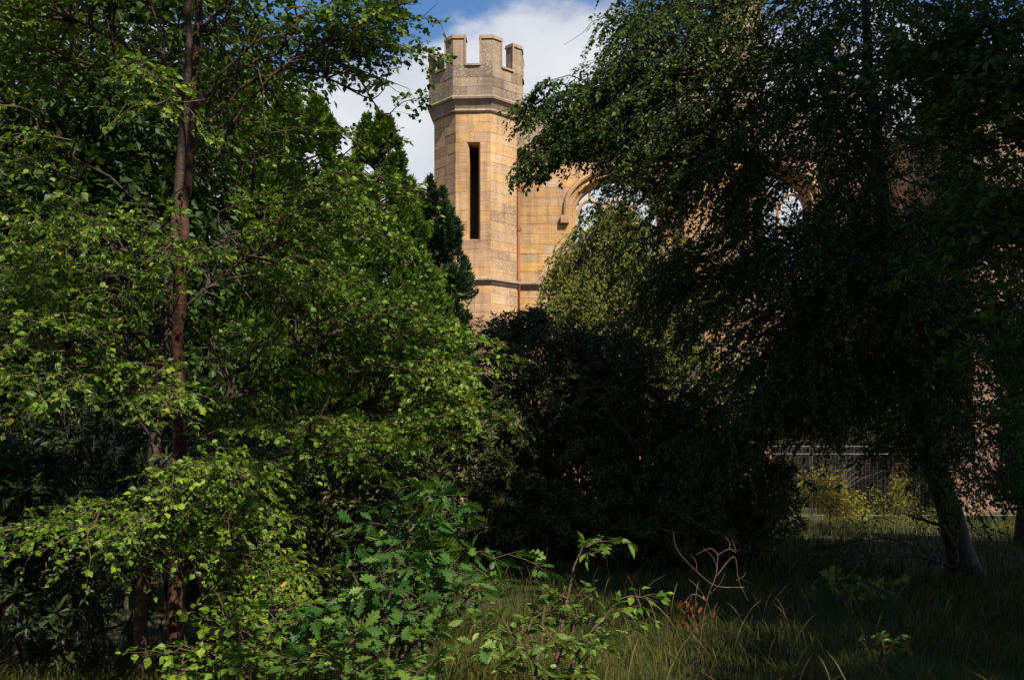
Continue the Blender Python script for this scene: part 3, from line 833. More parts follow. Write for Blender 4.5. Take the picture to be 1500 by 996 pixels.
def tree(name, label, trunk, rad, centers, length, ntw, leaf, tpl, mat, bark, limbs=14, per=11, droop=.35, hang=0.0, single=0, reject=True, sides=10, tb=.5, cat='tree', group=None, wr=.0035, free=None, free_len=1.0, limb_r=.030, flat=.35, sub=3.0):
    trunk = np.asarray(trunk, float); base = np.array([trunk[0, 0], trunk[0, 1], 0.0])
    root = thing(name, label, cat, base, group)
    # smooth wobbly trunk
    n = 40; s = np.linspace(0, len(trunk) - 1, n); a = np.minimum(s.astype(int), len(trunk) - 2); f = (s - a)[:, None]; f = f * f * (3 - 2 * f) * .5 + f * .5
    TP = trunk[a] + (trunk[a + 1] - trunk[a]) * f; TP[1:] += rng.normal(0, .010, (n - 1, 3)) * min(rad[0] / .06, 1.4)
    TR = np.interp(np.linspace(0, 1, n), np.linspace(0, 1, len(rad)), rad) * rng.uniform(.94, 1.06, n)
    TR[0] *= 1.45; TR[1] *= 1.15; TP[0, 2] = -.06
    ta = Acc(); tube(ta, TP, TR, sides); acc_obj('trunk', ta, bark, root, base, True)
    if reject:
        centers = centers[~blocked(centers)]
    L = Leaves(); tw = Acc(); br = Acc()
    allc = centers if free is None else np.vstack([centers, free])
    nf = len(centers)
    lab, C = kmeans(allc, min(limbs, len(allc)))
    ztop = TP[-1, 2]
    for j, c in enumerate(C):
        mem = np.where(lab == j)[0]
        if not len(mem): continue
        hd = np.linalg.norm(c[:2] - np.interp(c[2], TP[:, 2], TP[:, 0]) * np.array([1, 0]) - np.interp(c[2], TP[:, 2], TP[:, 1]) * np.array([0, 1]))
        za = np.clip(c[2] - .55 * hd * (1 if droop < .6 else -.1), .12 * ztop, ztop * .97)
        A = np.array([np.interp(za, TP[:, 2], TP[:, k]) for k in range(3)])
        lenl = np.linalg.norm(c - A)
        # a limb ends a little short of the middle of its sprays
        e = A + (c - A) * .8
        b = bez(A, A + (e - A) * .35 + np.array([0, 0, .12 * lenl]), A + (e - A) * .7 + np.array([0, 0, .16 * lenl]), e, 9)
        b[1:] += rng.normal(0, .022 * lenl ** .5, (8, 3))
        br = Acc()
        r0 = min(limb_r * (0.30 + .12 * lenl), np.interp(za, TP[:, 2], TR) * .7)
        tube(br, b, np.linspace(r0, r0 * .35, 9), 6, rng.random())
        for m in mem:
            c1 = allc[m]
            dv = c1 - A; dv[2] *= .55
            dv = unit(dv) + rng.normal(0, .32, 3) * np.array([1, 1, .6]); dv = unit(dv)
            s0 = c1 - dv * length * .5 + np.array([0, 0, .12 * length])
            k = ((b - s0) ** 2).sum(1).argmin(); k = max(1, k - 1)
            P0 = b[k]; dl = np.linalg.norm(s0 - P0)
            q = bez(P0, P0 + unit(b[k] - b[k - 1]) * dl * .4, s0 - dv * dl * .3, s0, 6)
            keep = m >= nf or not reject
            if keep or not blocked(q[2:]).any():
                tube(br, q, np.linspace(max(r0 * .35, wr * sub), wr * 1.6, 6), 4, rng.random())
            spray(L, tw, s0, dv, length * rng.uniform(.75, 1.2) * (1 if m < nf else free_len), ntw, leaf, droop, per, flat, 1.0, reject and m < nf, tb, wr, hang)
        acc_obj('branch', br, M_limb if bark in (M_bark_red, M_bark_tan) else bark, root, base, True)
    tw_o = acc_obj('twigs', tw, M_twig if bark not in (M_bark_dark, M_bark_black) else bark, root, base); tw_o['kind'] = 'stuff'
    put_leaves(root, L, tpl, mat, base, single)
    return root

def G(d): return HZ + EYE / d * F      # image row of the ground at depth d

# ---- the two red-barked birches at the left
tA = [W(205, G(7.4), 7.4), W(216, 760, 7.4), W(230, 620, 7.45), W(246, 440, 7.5), W(262, 260, 7.6), W(274, 120, 7.6), W(280, -60, 7.6), W(284, -350, 7.6)]
cA = np.vstack([
    ell(80, 470, 7.2, 130, 120, 1.0, 44), ell(110, 55, 7.6, 150, 70, 1.2, 32), ell(30, 230, 7.4, 45, 80, .9, 8), ell(185, 420, 7.0, 60, 50, .5, 6),
    ell(180, 770, 6.8, 130, 45, .7, 24), ell(290, 700, 6.7, 80, 40, .5, 9), ell(60, 370, 7.4, 110, 40, .8, 12),
    ell(100, 560, 7.0, 110, 35, .8, 8), ell(140, -150, 7.6, 260, 110, 1.6, 30), ell(20, 10, 7.3, 60, 60, .8, 10),
    ell(150, 330, 7.2, 70, 30, .5, 6), ell(255, 350, 7.0, 50, 60, .2, 4), ell(270, 130, 7.0, 60, 70, .2, 4), ell(245, 560, 6.8, 50, 60, .2, 4)])
tree('birch_tree', 'thin tan-barked birch stem leaning in front of the redder one', tA, [.050, .044, .040, .033, .024, .010], cA, .66, 10, .044, 'birch', M_birch, M_bark_tan, limbs=18, per=16, single=290, tb=.5)
tB = [W(256, G(8.2), 8.2), W(259, 820, 8.2), W(262, 640, 8.2), W(264, 470, 8.2), W(271, 290, 8.2), W(284, 140, 8.2), W(291, 0, 8.2), W(293, -200, 8.2), W(290, -420, 8.2)]
cB = np.vstack([
    ell(480, 470, 8.0, 160, 80, 1.1, 56), ell(590, 525, 8.2, 105, 65, .8, 32), ell(450, 290, 8.4, 120, 90, 1.2, 22), ell(540, 75, 8.4, 85, 70, .9, 36),
    ell(430, 50, 8.4, 90, 50, 1.0, 10), ell(340, 740, 7.6, 140, 50, .8, 26), ell(430, 640, 7.8, 110, 50, .9, 18), ell(540, 650, 7.8, 90, 45, .7, 10),
    ell(640, 590, 8.0, 60, 40, .5, 9), ell(390, 840, 7.4, 110, 40, .6, 14), ell(330, 170, 8.6, 90, 120, .8, 8), ell(380, -150, 8.3, 300, 110, 1.5, 32),
    ell(360, 400, 8.4, 80, 90, .6, 8), ell(345, 560, 7.9, 60, 90, .4, 8), ell(490, 330, 8.3, 55, 70, .6, 8), ell(400, 180, 8.5, 90, 70, .6, 10)])
fB = np.vstack([W(600, 75, 8.2), W(612, 140, 8.1), W(575, 195, 8.3), W(628, 75, 8.0), W(608, 30, 8.1), W(672, 588, 7.9), W(664, 486, 8.0), W(636, 640, 7.9), W(690, 500, 8.1)])
tree('birch_tree', 'red-barked birch with long leafy sprays reaching towards the turret', tB, [.062, .058, .050, .044, .036, .026, .010], cB, .70, 10, .045, 'birch', M_birch, M_bark_red, limbs=22, per=16, free_len=.75, single=290, tb=.5, free=fB)

# ---- cypresses and yews behind them
def cypress(label, px, py, d, rad, n, mat, seed_t=.5, low=.02, size=.17, lobes=7, name='cypress_tree', pw=.62, top_out=0.0):
    c = W(px, py, d); H = c[2]; base = np.array([c[0], d, 0.0])
    root = thing(name, label, 'tree', base, 'evergreens behind the birches')
    ta = Acc(); tube(ta, [base + (0, 0, -.05), base + (0, 0, H * .4), base + (.03, 0, H * .93)], [.16, .10, .012], 8); acc_obj('trunk', ta, M_bark_dark, root, base, True)
    # shoots on an uneven cone: plumes that each point up and out
    npl = max(60, n // 42); pl_h = rng.random(npl) ** .8 * .95; pl_a = rng.random(npl) * 2 * pi
    pr = lambda h: rad * (1 - h) ** pw * np.clip(h / .07 + .35, 0, 1)
    L = Leaves(); br = Acc()
    for h, a in zip(pl_h, pl_a):
        r_ = pr(h) * rng.uniform(.72, 1.08)
        o = np.array([cos(a), sin(a), 0]); tip = base + o * r_ + np.array([0, 0, H * h + low * H])
        sp = rng.uniform(.22, .60) * (.55 + .5 * (1 - h)) * np.clip(pr(h) / (.45 * rad), .14, 1); m = 95
        # plume: an egg of fronds, longer upward
        u = rng.random(m) ** .6; uu = unit(rng.normal(size=(m, 3)) + o * .7 + np.array([0, 0, .25]))
        P = tip + uu * u[:, None] * np.array([sp * .55, sp * .55, sp]) 
        A = unit(o * .55 + uu * .65 + np.array([0, 0, .75]) + rng.normal(0, .25, (m, 3)))
        Nn = unit(o + rng.normal(0, .6, (m, 3)))
        k = np.ones(m, bool)
        if k.any():
            L.add(P[k], A[k], Nn[k], (size * rng.uniform(.5, 1.1, m))[k], np.clip(rng.normal(seed_t, .2, m), 0, 1)[k])
        if r_ > .15:
            tube(br, [base + np.array([0, 0, max(.2, H * h + low * H - r_ * .5)]), tip], [.025, .006], 4)
    # leader
    m = 120; t = rng.random(m); P = base + np.stack([rng.normal(0, .075, m) * (1.05 - t), rng.normal(0, .075, m) * (1.05 - t), H * (.88 + .12 * t)], -1)
    L.add(P, unit(rng.normal(0, .35, (m, 3)) + np.array([0, 0, 1.0])), unit(rng.normal(size=(m, 3))), size * rng.uniform(.35, .75, m), np.clip(rng.normal(seed_t, .2, m), 0, 1))
    acc_obj('branches', br, M_bark_dark, root, base, kind='stuff')
    put_leaves(root, L, 'frond2', mat, base)
    return root
cypress('bright green cypress with the tallest pointed tip beside the sky', 552, 160, 18.5, 2.2, 13000, M_cyp, .55, pw=.85)
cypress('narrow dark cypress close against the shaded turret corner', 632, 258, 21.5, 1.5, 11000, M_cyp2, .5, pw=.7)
cypress('slim green cypress tip between the tall one and the dark one', 592, 258, 20.0, .90, 5000, M_cyp, .45, pw=.8)
cypress('broad green cypress mass just behind the long birch sprays', 440, 130, 17.0, 1.9, 13000, M_cyp, .5)
cypress('cypress standing behind the red birch trunk', 330, 90, 16.2, 1.9, 11000, M_cyp, .35)
cypress('low spreading yew with dense fronds under the birch sprays', 500, 500, 12.0, 1.15, 7000, M_cyp, .5, name='yew_bush', pw=.4)

# ---- bushy broadleaved trees: dense leaf clumps on limbs
def clump_tree(name, label, basexy, trunk_h, blobs, leaf, mat, tpl='simple', n_clump=60, per_clump=120, csize=.8, bark=None, cat='tree', group=None, reject=True, tr=.2, single=0, hang=.2, tb=.5):
    base = np.array([basexy[0], basexy[1], 0.0]); root = thing(name, label, cat, base, group)
    cs = np.vstack([np.asarray(c) + unit(rng.normal(size=(k, 3))) * (rng.random(k) ** .33)[:, None] * np.asarray(rr) for c, rr, k in blobs])
    cs = cs[cs[:, 2] > .15]
    top = max(cs[:, 2].max() * .8, .3)
    ta = Acc(); mid = cs.mean(0)
    tp = np.array([base + (0, 0, -.05), base + (rng.normal(0, .05) * trunk_h, 0, trunk_h * .6), base + ((mid - base) * .5) * np.array([1, 1, 0]) + (0, 0, trunk_h), np.array([mid[0], mid[1], max(top, trunk_h * 1.05)])])
    tube(ta, bez(tp[0], tp[1], tp[2], tp[3], 14), np.linspace(tr, tr * .25, 14), 9); acc_obj('trunk', ta, bark or M_bark_dark, root, base, True)
    path = bez(tp[0], tp[1], tp[2], tp[3], 14)
    L = Leaves(); br = Acc()
    for c in cs:
        if reject and blocked(c): continue
        k = np.argmin(np.abs(path[:, 2] - max(trunk_h * .6, c[2] - .5 * np.linalg.norm(c[:2] - mid[:2]))))
        dl = np.linalg.norm(c - path[k])
        tube(br, bez(path[k], path[k] + (0, 0, .2 * dl), c - (c - path[k]) * .3 + (0, 0, .15 * dl), c, 6), np.linspace(min(tr * .4, .012 + .012 * dl), .006, 6), 4)
        m = per_clump; uu = unit(rng.normal(size=(m, 3))); P = c + uu * (rng.random(m) ** .4)[:, None] * csize * rng.uniform(.6, 1.15) * np.array([1, 1, .75])
        if reject: q = ~blocked(P); P = P[q]; uu = uu[q]; m = len(P)
        if not m: continue
        A = unit(uu + rng.normal(0, .5, (m, 3)) - np.array([0, 0, hang])); Nn = unit(np.array([0, 0, .9]) + rng.normal(0, .55, (m, 3)))
        L.add(P, A, Nn, leaf * rng.uniform(.55, 1.15, m), np.clip(rng.normal(tb, .24, m), 0, 1))
    acc_obj('branches', br, bark or M_bark_dark, root, base, kind='stuff')
    put_leaves(root, L, tpl, mat, base, single)
    return root
# dark trees closing the view at the left
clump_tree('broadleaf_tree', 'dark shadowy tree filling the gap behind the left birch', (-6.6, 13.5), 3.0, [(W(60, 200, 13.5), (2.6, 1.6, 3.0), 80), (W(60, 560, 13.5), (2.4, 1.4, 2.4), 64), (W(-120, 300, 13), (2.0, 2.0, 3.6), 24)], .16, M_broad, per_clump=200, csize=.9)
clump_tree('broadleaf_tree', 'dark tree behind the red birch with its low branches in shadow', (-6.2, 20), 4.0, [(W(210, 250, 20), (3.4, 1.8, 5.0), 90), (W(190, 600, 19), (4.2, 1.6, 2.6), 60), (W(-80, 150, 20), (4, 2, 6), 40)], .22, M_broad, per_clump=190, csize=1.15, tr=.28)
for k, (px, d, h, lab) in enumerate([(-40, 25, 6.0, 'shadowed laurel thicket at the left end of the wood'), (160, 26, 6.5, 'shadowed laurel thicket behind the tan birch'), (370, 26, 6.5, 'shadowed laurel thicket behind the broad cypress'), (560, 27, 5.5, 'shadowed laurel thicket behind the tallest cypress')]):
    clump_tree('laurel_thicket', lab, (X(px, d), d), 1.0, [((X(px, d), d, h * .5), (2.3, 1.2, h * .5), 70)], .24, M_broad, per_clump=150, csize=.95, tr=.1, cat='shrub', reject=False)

# ---- rhododendrons
def rhodo(name, label, basexy, blobs, n, leaf=.125, mat=None, reject=True, single=0, group=None):
    mat = mat or M_rho
    base = np.array([basexy[0], basexy[1], 0.0]); root = thing(name, label, 'shrub', base, group)
    L = Leaves(); st = Acc(); tot = sum(b[2] for b in blobs)
    for c, rr, wgt in blobs:
        k = int(n * wgt / tot); u = unit(rng.normal(size=(k, 3)) + np.array([0, -.55, .35]))
        P = np.asarray(c) + u * np.asarray(rr) * (rng.random(k) ** .22)[:, None] * rng.uniform(.80, 1.16, (k, 1)) * (1 + .13 * np.sin(u[:, :1] * 7 + u[:, 2:] * 9))
        ok = P[:, 2] > .06; P = P[ok]; u = u[ok]
        if reject: q = ~blocked(P); P = P[q]; u = u[q]
        for i, (p, o) in enumerate(zip(P, u)):
            ax = unit(o * .7 + np.array([0, 0, .8]) + rng.normal(0, .3, 3)); s = unit(np.cross(ax, [.3, .9, .1])); t = np.cross(ax, s)
            m = rng.integers(7, 11); a = np.arange(m) * 2.4 + rng.random() * 6; el = rng.uniform(-.25, .75, m)[:, None]
            A = unit((s * np.cos(a)[:, None] + t * np.sin(a)[:, None]) + ax * el); Nn = unit(ax + rng.normal(0, .25, (m, 3)) - A * .2)
            L.add(p + A * .012, A, Nn, leaf * rng.uniform(.6, 1.15, m), np.clip(rng.normal(.45, .22, m), 0, .95) + (rng.random(m) < .006) * .5)
            if i % 6 == 0:
                e = base + np.array([rng.normal(0, .25), rng.normal(0, .2), 0]); dl = np.linalg.norm(p - e)
                tube(st, bez(e, e + (0, 0, dl * .4), p - ax * dl * .35, p, 6), np.linspace(.022, .004, 6), 4)
            else: tube(st, [p - ax * .22, p], [.005, .004], 3)
    s_o = acc_obj('stems', st, M_bark_dark, root, base, kind='stuff')
    put_leaves(root, L, 'narrow', mat, base, single, 'foliage')
    return root
def blob(px, py, d, rx, ry, rd): return (W(px, py, d), (rx / F * d, rd, ry / F * d))
rhodo('rhododendron_bush', 'tall dark rhododendron whose top shoots reach the turret string course', (X(790, 17), 17), [(*blob(790, 600, 17, 105, 135, 1.6), 3), (*blob(720, 680, 16.6, 70, 130, 1.4), 2), (*blob(735, 500, 17.3, 42, 36, .6), .5), (*blob(775, 480, 17.3, 35, 26, .5), .4), (*blob(770, 760, 15.9, 110, 70, .9), 1.6)], 2600)
rhodo('rhododendron_bush', 'dark rounded rhododendron below the weeping birch', (X(930, 16.5), 16.5), [(*blob(910, 650, 16.4, 115, 140, 1.6), 3), (*blob(890, 540, 17, 80, 60, 1.0), 1), (*blob(900, 770, 15.6, 120, 65, .9), 1.6), (*blob(850, 600, 16.2, 60, 120, .8), 1)], 2600)
rhodo('rhododendron_bush', 'low black-green rhododendron in deep shade left of the yellow shrubs', (X(1080, 15.8), 15.8), [(*blob(1070, 730, 15.6, 105, 95, 1.3), 3), (*blob(1000, 770, 15, 90, 65, 1.0), 1.4), (*blob(1010, 650, 16, 80, 80, .9), 1.2)], 2000)
rhodo('rhododendron_bush', 'sunlit rhododendron with glossy rosettes behind the oak sapling', (X(530, 9.0), 9.0), [(*blob(520, 740, 9.0, 85, 80, .7), 3), (*blob(590, 700, 9.3, 70, 50, .6), 1), (*blob(430, 800, 8.8, 80, 60, .6), 1)], 420, .115, single=0)
rhodo('rhododendron_bush', 'dark rhododendron with long narrow leaves at the foot of the tan birch', (X(40, 7.8), 7.8), [(*blob(30, 760, 7.8, 130, 110, .8), 3), (*blob(100, 880, 7.8, 110, 90, .7), 1)], 300, .15, mat=M_rho_shade)
rhodo('rhododendron_bush', 'shaded rhododendron in the dark gap behind the two birch stems', (X(300, 11), 11), [(*blob(300, 700, 11, 200, 90, 1.0), 3), (*blob(120, 690, 11.5, 160, 110, 1.0), 2)], 900, .13, mat=M_rho_shade)

# ---- weeping birch catching the sun in front of the wall
cw = np.vstack([ell(880, 400, 26, 72, 105, 1.5, 120), ell(905, 340, 26, 45, 50, 1.2, 40), ell(950, 480, 26, 75, 110, 1.5, 60), ell(845, 440, 25.6, 55, 50, 1.0, 26), ell(1000, 560, 25.6, 60, 90, 1.2, 44), ell(820, 390, 25.8, 30, 25, .5, 8), ell(985, 380, 26.2, 50, 60, 1, 24), ell(900, 560, 26, 90, 70, 1.2, 24)])
tree('weeping_birch', 'pale feathery weeping birch in sunlight before the first church window', [W(905, G(26), 26), W(903, 600, 26), W(900, 420, 26), W(898, 275, 26)], [.10, .08, .05, .015], cw, 1.0, 11, .085, 'simple', M_weep, M_bark_tan, limbs=22, per=22, droop=.9, hang=.55, tb=.5, wr=.005)

# ---- the big leaning birch at the right
tR = [W(1414, G(14.5), 14.5), W(1396, 770, 14.5), W(1360, 655, 14.5), W(1326, 530, 14.5), W(1302, 390, 14.5), W(1286, 240, 14.5), W(1272, 90, 14.5), W(1262, -80, 14.5), W(1258, -260, 14.5)]
cR = np.vstack([
    ell(960, 110, 14.2, 105, 140, 1.6, 90), ell(1120, 130, 14.5, 150, 150, 2.2, 120), ell(1330, 150, 14.5, 190, 170, 2.4, 150), ell(985, 330, 14.2, 70, 130, 1.2, 44), ell(1090, 430, 14.4, 130, 90, 2.0, 90),
    ell(1230, 420, 14.5, 140, 110, 2.2, 90), ell(1420, 400, 14.6, 110, 190, 1.8, 95), ell(1140, 560, 14.3, 140, 90, 1.8, 80), ell(1260, 590, 14.0, 130, 80, 1.4, 60), ell(1010, 20, 14.2, 120, 70, 1.6, 40),
    ell(1200, -130, 14.5, 320, 110, 2.6, 80), ell(1440, 600, 14.4, 90, 90, 1.2, 36), ell(935, 210, 13.9, 60, 80, .8, 26), ell(1280, 300, 12.9, 110, 190, .6, 40), ell(1060, 640, 14.0, 90, 50, 1.0, 22), ell(1340, 520, 13.4, 100, 70, .6, 26), ell(1095, 270, 14, 70, 60, 1, 22), ell(1240, 280, 14, 50, 70, 1, 18), ell(1020, 230, 14, 60, 60, 1, 20), ell(1390, 620, 13.4, 70, 80, .5, 22), ell(1420, 690, 13.8, 60, 35, .4, 8), ell(1160, 330, 13.6, 130, 60, .6, 26), ell(1330, 270, 13.2, 90, 80, .6, 24), ell(1230, 60, 13.5, 220, 90, .8, 50), ell(1410, 480, 13.5, 80, 130, .6, 44), ell(1300, 400, 13.2, 90, 90, .5, 20)])
fR = np.vstack([ell(825, 185, 13.6, 50, 60, .6, 30), ell(772, 165, 13.5, 24, 45, .3, 10), ell(770, 240, 13.5, 28, 18, .3, 9), ell(850, 140, 13.7, 40, 35, .5, 11), ell(872, 195, 13.8, 40, 40, .6, 12), ell(890, 60, 13.9, 20, 45, .5, 7), ell(905, 130, 13.9, 40, 60, .5, 14)])
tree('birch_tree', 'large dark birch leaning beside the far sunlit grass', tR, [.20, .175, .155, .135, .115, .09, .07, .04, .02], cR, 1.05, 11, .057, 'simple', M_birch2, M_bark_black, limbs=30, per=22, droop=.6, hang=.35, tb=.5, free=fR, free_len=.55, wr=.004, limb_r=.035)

# low arching branch with dark leaves belongs to a sapling by the trunk
cS = np.vstack([ell(1180, 800, 13.6, 90, 28, .5, 14), ell(1290, 770, 13.8, 80, 25, .5, 10), ell(1180, 850, 13.4, 80, 25, .4, 6), ell(1330, 700, 14, 60, 50, .6, 10)])
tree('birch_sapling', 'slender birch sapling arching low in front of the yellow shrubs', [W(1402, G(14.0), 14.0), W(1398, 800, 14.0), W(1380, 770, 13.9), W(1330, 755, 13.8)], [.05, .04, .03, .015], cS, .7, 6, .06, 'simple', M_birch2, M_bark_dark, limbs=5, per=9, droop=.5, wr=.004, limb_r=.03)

# ---- nearer tree overhanging from the right edge
cO = np.vstack([ell(1440, 110, 9.5, 80, 110, .9, 40), ell(1480, 320, 9.5, 70, 110, .8, 30), ell(1380, 60, 9.5, 90, 60, .8, 14), ell(1560, 100, 9.5, 120, 200, 1.2, 30), ell(1490, 520, 9.6, 50, 100, .6, 20), ell(1440, 330, 9.6, 60, 70, .6, 12)])
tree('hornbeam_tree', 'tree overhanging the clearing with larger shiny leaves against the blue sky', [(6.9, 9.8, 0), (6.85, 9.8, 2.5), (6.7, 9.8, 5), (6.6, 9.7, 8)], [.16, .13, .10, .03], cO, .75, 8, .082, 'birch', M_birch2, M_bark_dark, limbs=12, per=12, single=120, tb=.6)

# ---- shade at the far right, and yellow shrubs by the fence
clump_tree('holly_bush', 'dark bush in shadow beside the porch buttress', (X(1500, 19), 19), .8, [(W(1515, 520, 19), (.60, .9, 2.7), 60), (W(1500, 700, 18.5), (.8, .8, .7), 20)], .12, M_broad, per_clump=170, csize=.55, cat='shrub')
clump_tree('elder_shrub', 'yellowing shrub lit by the sun in front of the mesh fence', (X(1215, 24), 24), .4, [(W(1205, 722, 24), (.6, .5, .6), 34), (W(1240, 745, 24), (.55, .5, .45), 16)], .075, M_yellow, per_clump=48, csize=.34, cat='shrub', tr=.02, reject=False, group='yellow shrubs')
clump_tree('elder_shrub', 'smaller yellow shrub between the lit one and the leaning trunk', (X(1310, 24.3), 24.3), .4, [(W(1305, 728, 24.3), (.5, .5, .5), 22), (W(1335, 755, 24), (.5, .4, .35), 10)], .075, M_yellow, per_clump=40, csize=.34, cat='shrub', tr=.02, reject=False, group='yellow shrubs', tb=.25)
clump_tree('laurel_bush', 'green leafy bush between the weeping birch and the fence', (X(1090, 23), 23), .5, [(W(1060, 560, 23), (1.3, 1.0, 1.7), 40), (W(1000, 680, 22), (.9, .8, 1.0), 24), (W(860, 720, 21), (1.4, .8, .9), 24)], .09, M_weep, per_clump=120, csize=.5, cat='shrub', tr=.07, tb=.25)

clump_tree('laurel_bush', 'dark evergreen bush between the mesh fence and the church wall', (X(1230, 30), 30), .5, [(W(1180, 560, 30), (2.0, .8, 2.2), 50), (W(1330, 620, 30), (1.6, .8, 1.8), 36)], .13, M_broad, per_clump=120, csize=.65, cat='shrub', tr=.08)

# ---- distant trees
far = [((845, 275, 60), 'distant tree seen through the first church window'), ((980, 330, 66), 'distant tree behind the church wall, right of the first window'), ((1180, 330, 64), 'distant tree behind the second church window'), ((1480, 350, 60), 'distant tree beyond the porch'), ((520, 330, 58), 'distant tree behind the evergreen row'), ((250, 300, 56), 'distant tree far behind the left birches'), ((30, 300, 58), 'distant tree at the left end of the wood')]
for (px, py, d), lab in far:
    c = W(px, py, d); H = c[2]; r_ = H * .42
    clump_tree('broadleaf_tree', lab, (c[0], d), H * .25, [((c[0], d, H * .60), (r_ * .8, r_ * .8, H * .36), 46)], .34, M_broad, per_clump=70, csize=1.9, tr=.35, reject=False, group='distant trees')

# ---- unseen trees beside and behind the viewpoint that shade the clearing and dim the sky
shade = [((12.5, 0.5), [((12.4, 0.5, 13), (4.2, 3.8, 3.8), 100)], 'tall oak at the open side of the clearing'),
         ((14.0, 7.0), [((12.0, 4.6, 15.5), (3.8, 3.4, 4.6), 80)], 'tall oak standing level with the hornbeam'),
         ((18.0, 5.0), [((16.5, 4.6, 13.5), (4.6, 3.6, 4.6), 80)], 'tall oak set back behind the hornbeam'),
         ((12.5, -7.5), [((12.6, -6.0, 12.5), (3.8, 3.4, 4.0), 80)], 'tall oak at the edge of the path behind the clearing'),
         ((10.0, 4.0), [((8.4, 4.6, 12.0), (2.6, 2.8, 2.2), 40)], 'tall unseen oak added to shade the clearing from overhead'),  # crown added overhead to keep sky light off the grass
         ((2.6, -3.5), [((1.2, 2.0, 9.6), (3.4, 3.2, 1.3), 14)], 'slender unseen oak added overhead to dapple the left birches'),  # sparse crown added for dappled shade on the left birches
         ((19.0, 0.0), [((18.5, 0.0, 8.0), (5, 5, 7), 60)], 'unseen broad oak added far to the right to dim the sky'),  # from here on a ring of unseen oaks, added to block sky light
         ((16.0, -11.0), [((15.0, -11.0, 7.5), (6, 5, 6.5), 60)], 'unseen broad oak added behind to the right to dim the sky'),
         ((3.0, -13.0), [((3.0, -13.0, 6.5), (6, 4, 6), 60)], 'unseen broad oak added straight behind the viewpoint to dim the sky'),
         ((-8.0, -10.0), [((-8.0, -10.0, 8), (6, 5, 7), 60)], 'unseen broad oak added behind to the left to dim the sky'),
         ((-13.0, -2.0), [((-13.0, -2.0, 8.5), (5, 6, 7.5), 60)], 'unseen broad oak added left of the viewpoint to dim the sky'),
         ((-13.5, 9.0), [((-13.5, 8.0, 8.5), (4.5, 5, 7.5), 60)], 'unseen broad oak added beyond the left thicket to dim the sky')]
for xy, bl, lab in shade:
    sl = lab.startswith('slender')
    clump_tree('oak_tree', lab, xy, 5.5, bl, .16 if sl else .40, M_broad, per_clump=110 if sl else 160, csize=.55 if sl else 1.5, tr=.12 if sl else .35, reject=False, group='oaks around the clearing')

# ---- oak saplings and the small leafy sapling in front
def sapling(name, label, base_px, d, stems, leaf, tpl, mat, per, single, length=.30, ntw=4, bark=None, tb=.5, tr=.014, lw=.0025):
    b = W(base_px, G(d), d); base = np.array([b[0], b[1], 0.0]); root = thing(name, label, 'sapling', base)
    L = Leaves(); st = Acc(); tw = Acc()
    for tgt, nside, spread in stems:
        tgt = np.asarray(tgt); dl = np.linalg.norm(tgt - base)
        off = np.array([rng.normal(0, .03), rng.normal(0, .03), 0])
        q = bez(base + off, base + off + np.array([0, 0, dl * .45]), tgt - (tgt - base) * .25 + np.array([0, 0, .12 * dl]), tgt, 10)
        q[1:] += rng.normal(0, .006, (9, 3))
        tube(st, q, np.linspace(tr, tr * .3, 10), 6)
        for i in range(nside):
            f = .30 + .7 * (i + rng.random()) / nside; k = min(int(f * 9), 8); p = q[k] + (q[k + 1] - q[k]) * (f * 9 - k if f < 1 else 1)
            dv = unit(q[k + 1] - q[k]); a = rng.random() * 2 * pi
            sd = unit(np.array([cos(a), sin(a) * .8, rng.normal(.1, .2)]) + dv * .5)
            spray(L, tw, p, sd, length * spread * rng.uniform(.6, 1.2), ntw, leaf, .15, per, .3, 1.0, False, tb, lw)
        # leaves on the leader
        m = 6; A = unit(rng.normal(size=(m, 3)) * np.array([1, 1, .4]) + np.array([0, 0, .4])); L.add(np.repeat(q[-1][None], m, 0), A, unit(rng.normal(0, .4, (m, 3)) + np.array([0, 0, 1])), leaf * rng.uniform(.6, 1.1, m), rng.uniform(.2, .9, m))
    acc_obj('stem', st, bark or M_twig, root, base, True); acc_obj('twigs', tw, bark or M_twig, root, base, kind='stuff')
    put_leaves(root, L, tpl, mat, base, single, 'foliage')
    return root
sapling('oak_sapling', 'young oak with lobed blue-green leaves in front of the birches', 570, 6.4, [(W(650, 715, 6.4), 6, 1.0), (W(600, 745, 6.5), 7, 1.2), (W(690, 800, 6.3), 7, 1.2), (W(560, 790, 6.3), 8, 1.3), (W(735, 850, 6.2), 6, 1.1), (W(510, 830, 6.2), 7, 1.2), (W(620, 860, 6.1), 7, 1.3), (W(480, 890, 6.1), 6, 1.2)], .115, 'oak', M_oak, 3.2, 295, .34, 4)
sapling('oak_sapling', 'low oak seedling with brighter leaves at the edge of the lit grass', 560, 5.7, [(W(500, 940, 5.6), 5, 1), (W(570, 930, 5.6), 5, 1), (W(640, 965, 5.6), 5, 1), (W(440, 960, 5.6), 5, 1.1)], .10, 'oak', M_oak, 3.2, 200, .30, 4, tb=.75)
sapling('hazel_sapling', 'small bright sapling with sparse leaves on upright stems in the grass', 800, 6.0, [(W(855, 795, 6.0), 5, .8), (W(800, 880, 6.0), 4, .9), (W(905, 880, 5.9), 5, 1.3), (W(770, 905, 5.9), 4, 1.1), (W(850, 900, 6.0), 5, .9), (W(730, 900, 5.9), 4, 1.0), (W(830, 940, 5.8), 5, .9)], .088, 'willow', M_hazel, 3.2, 295, .28, 4)
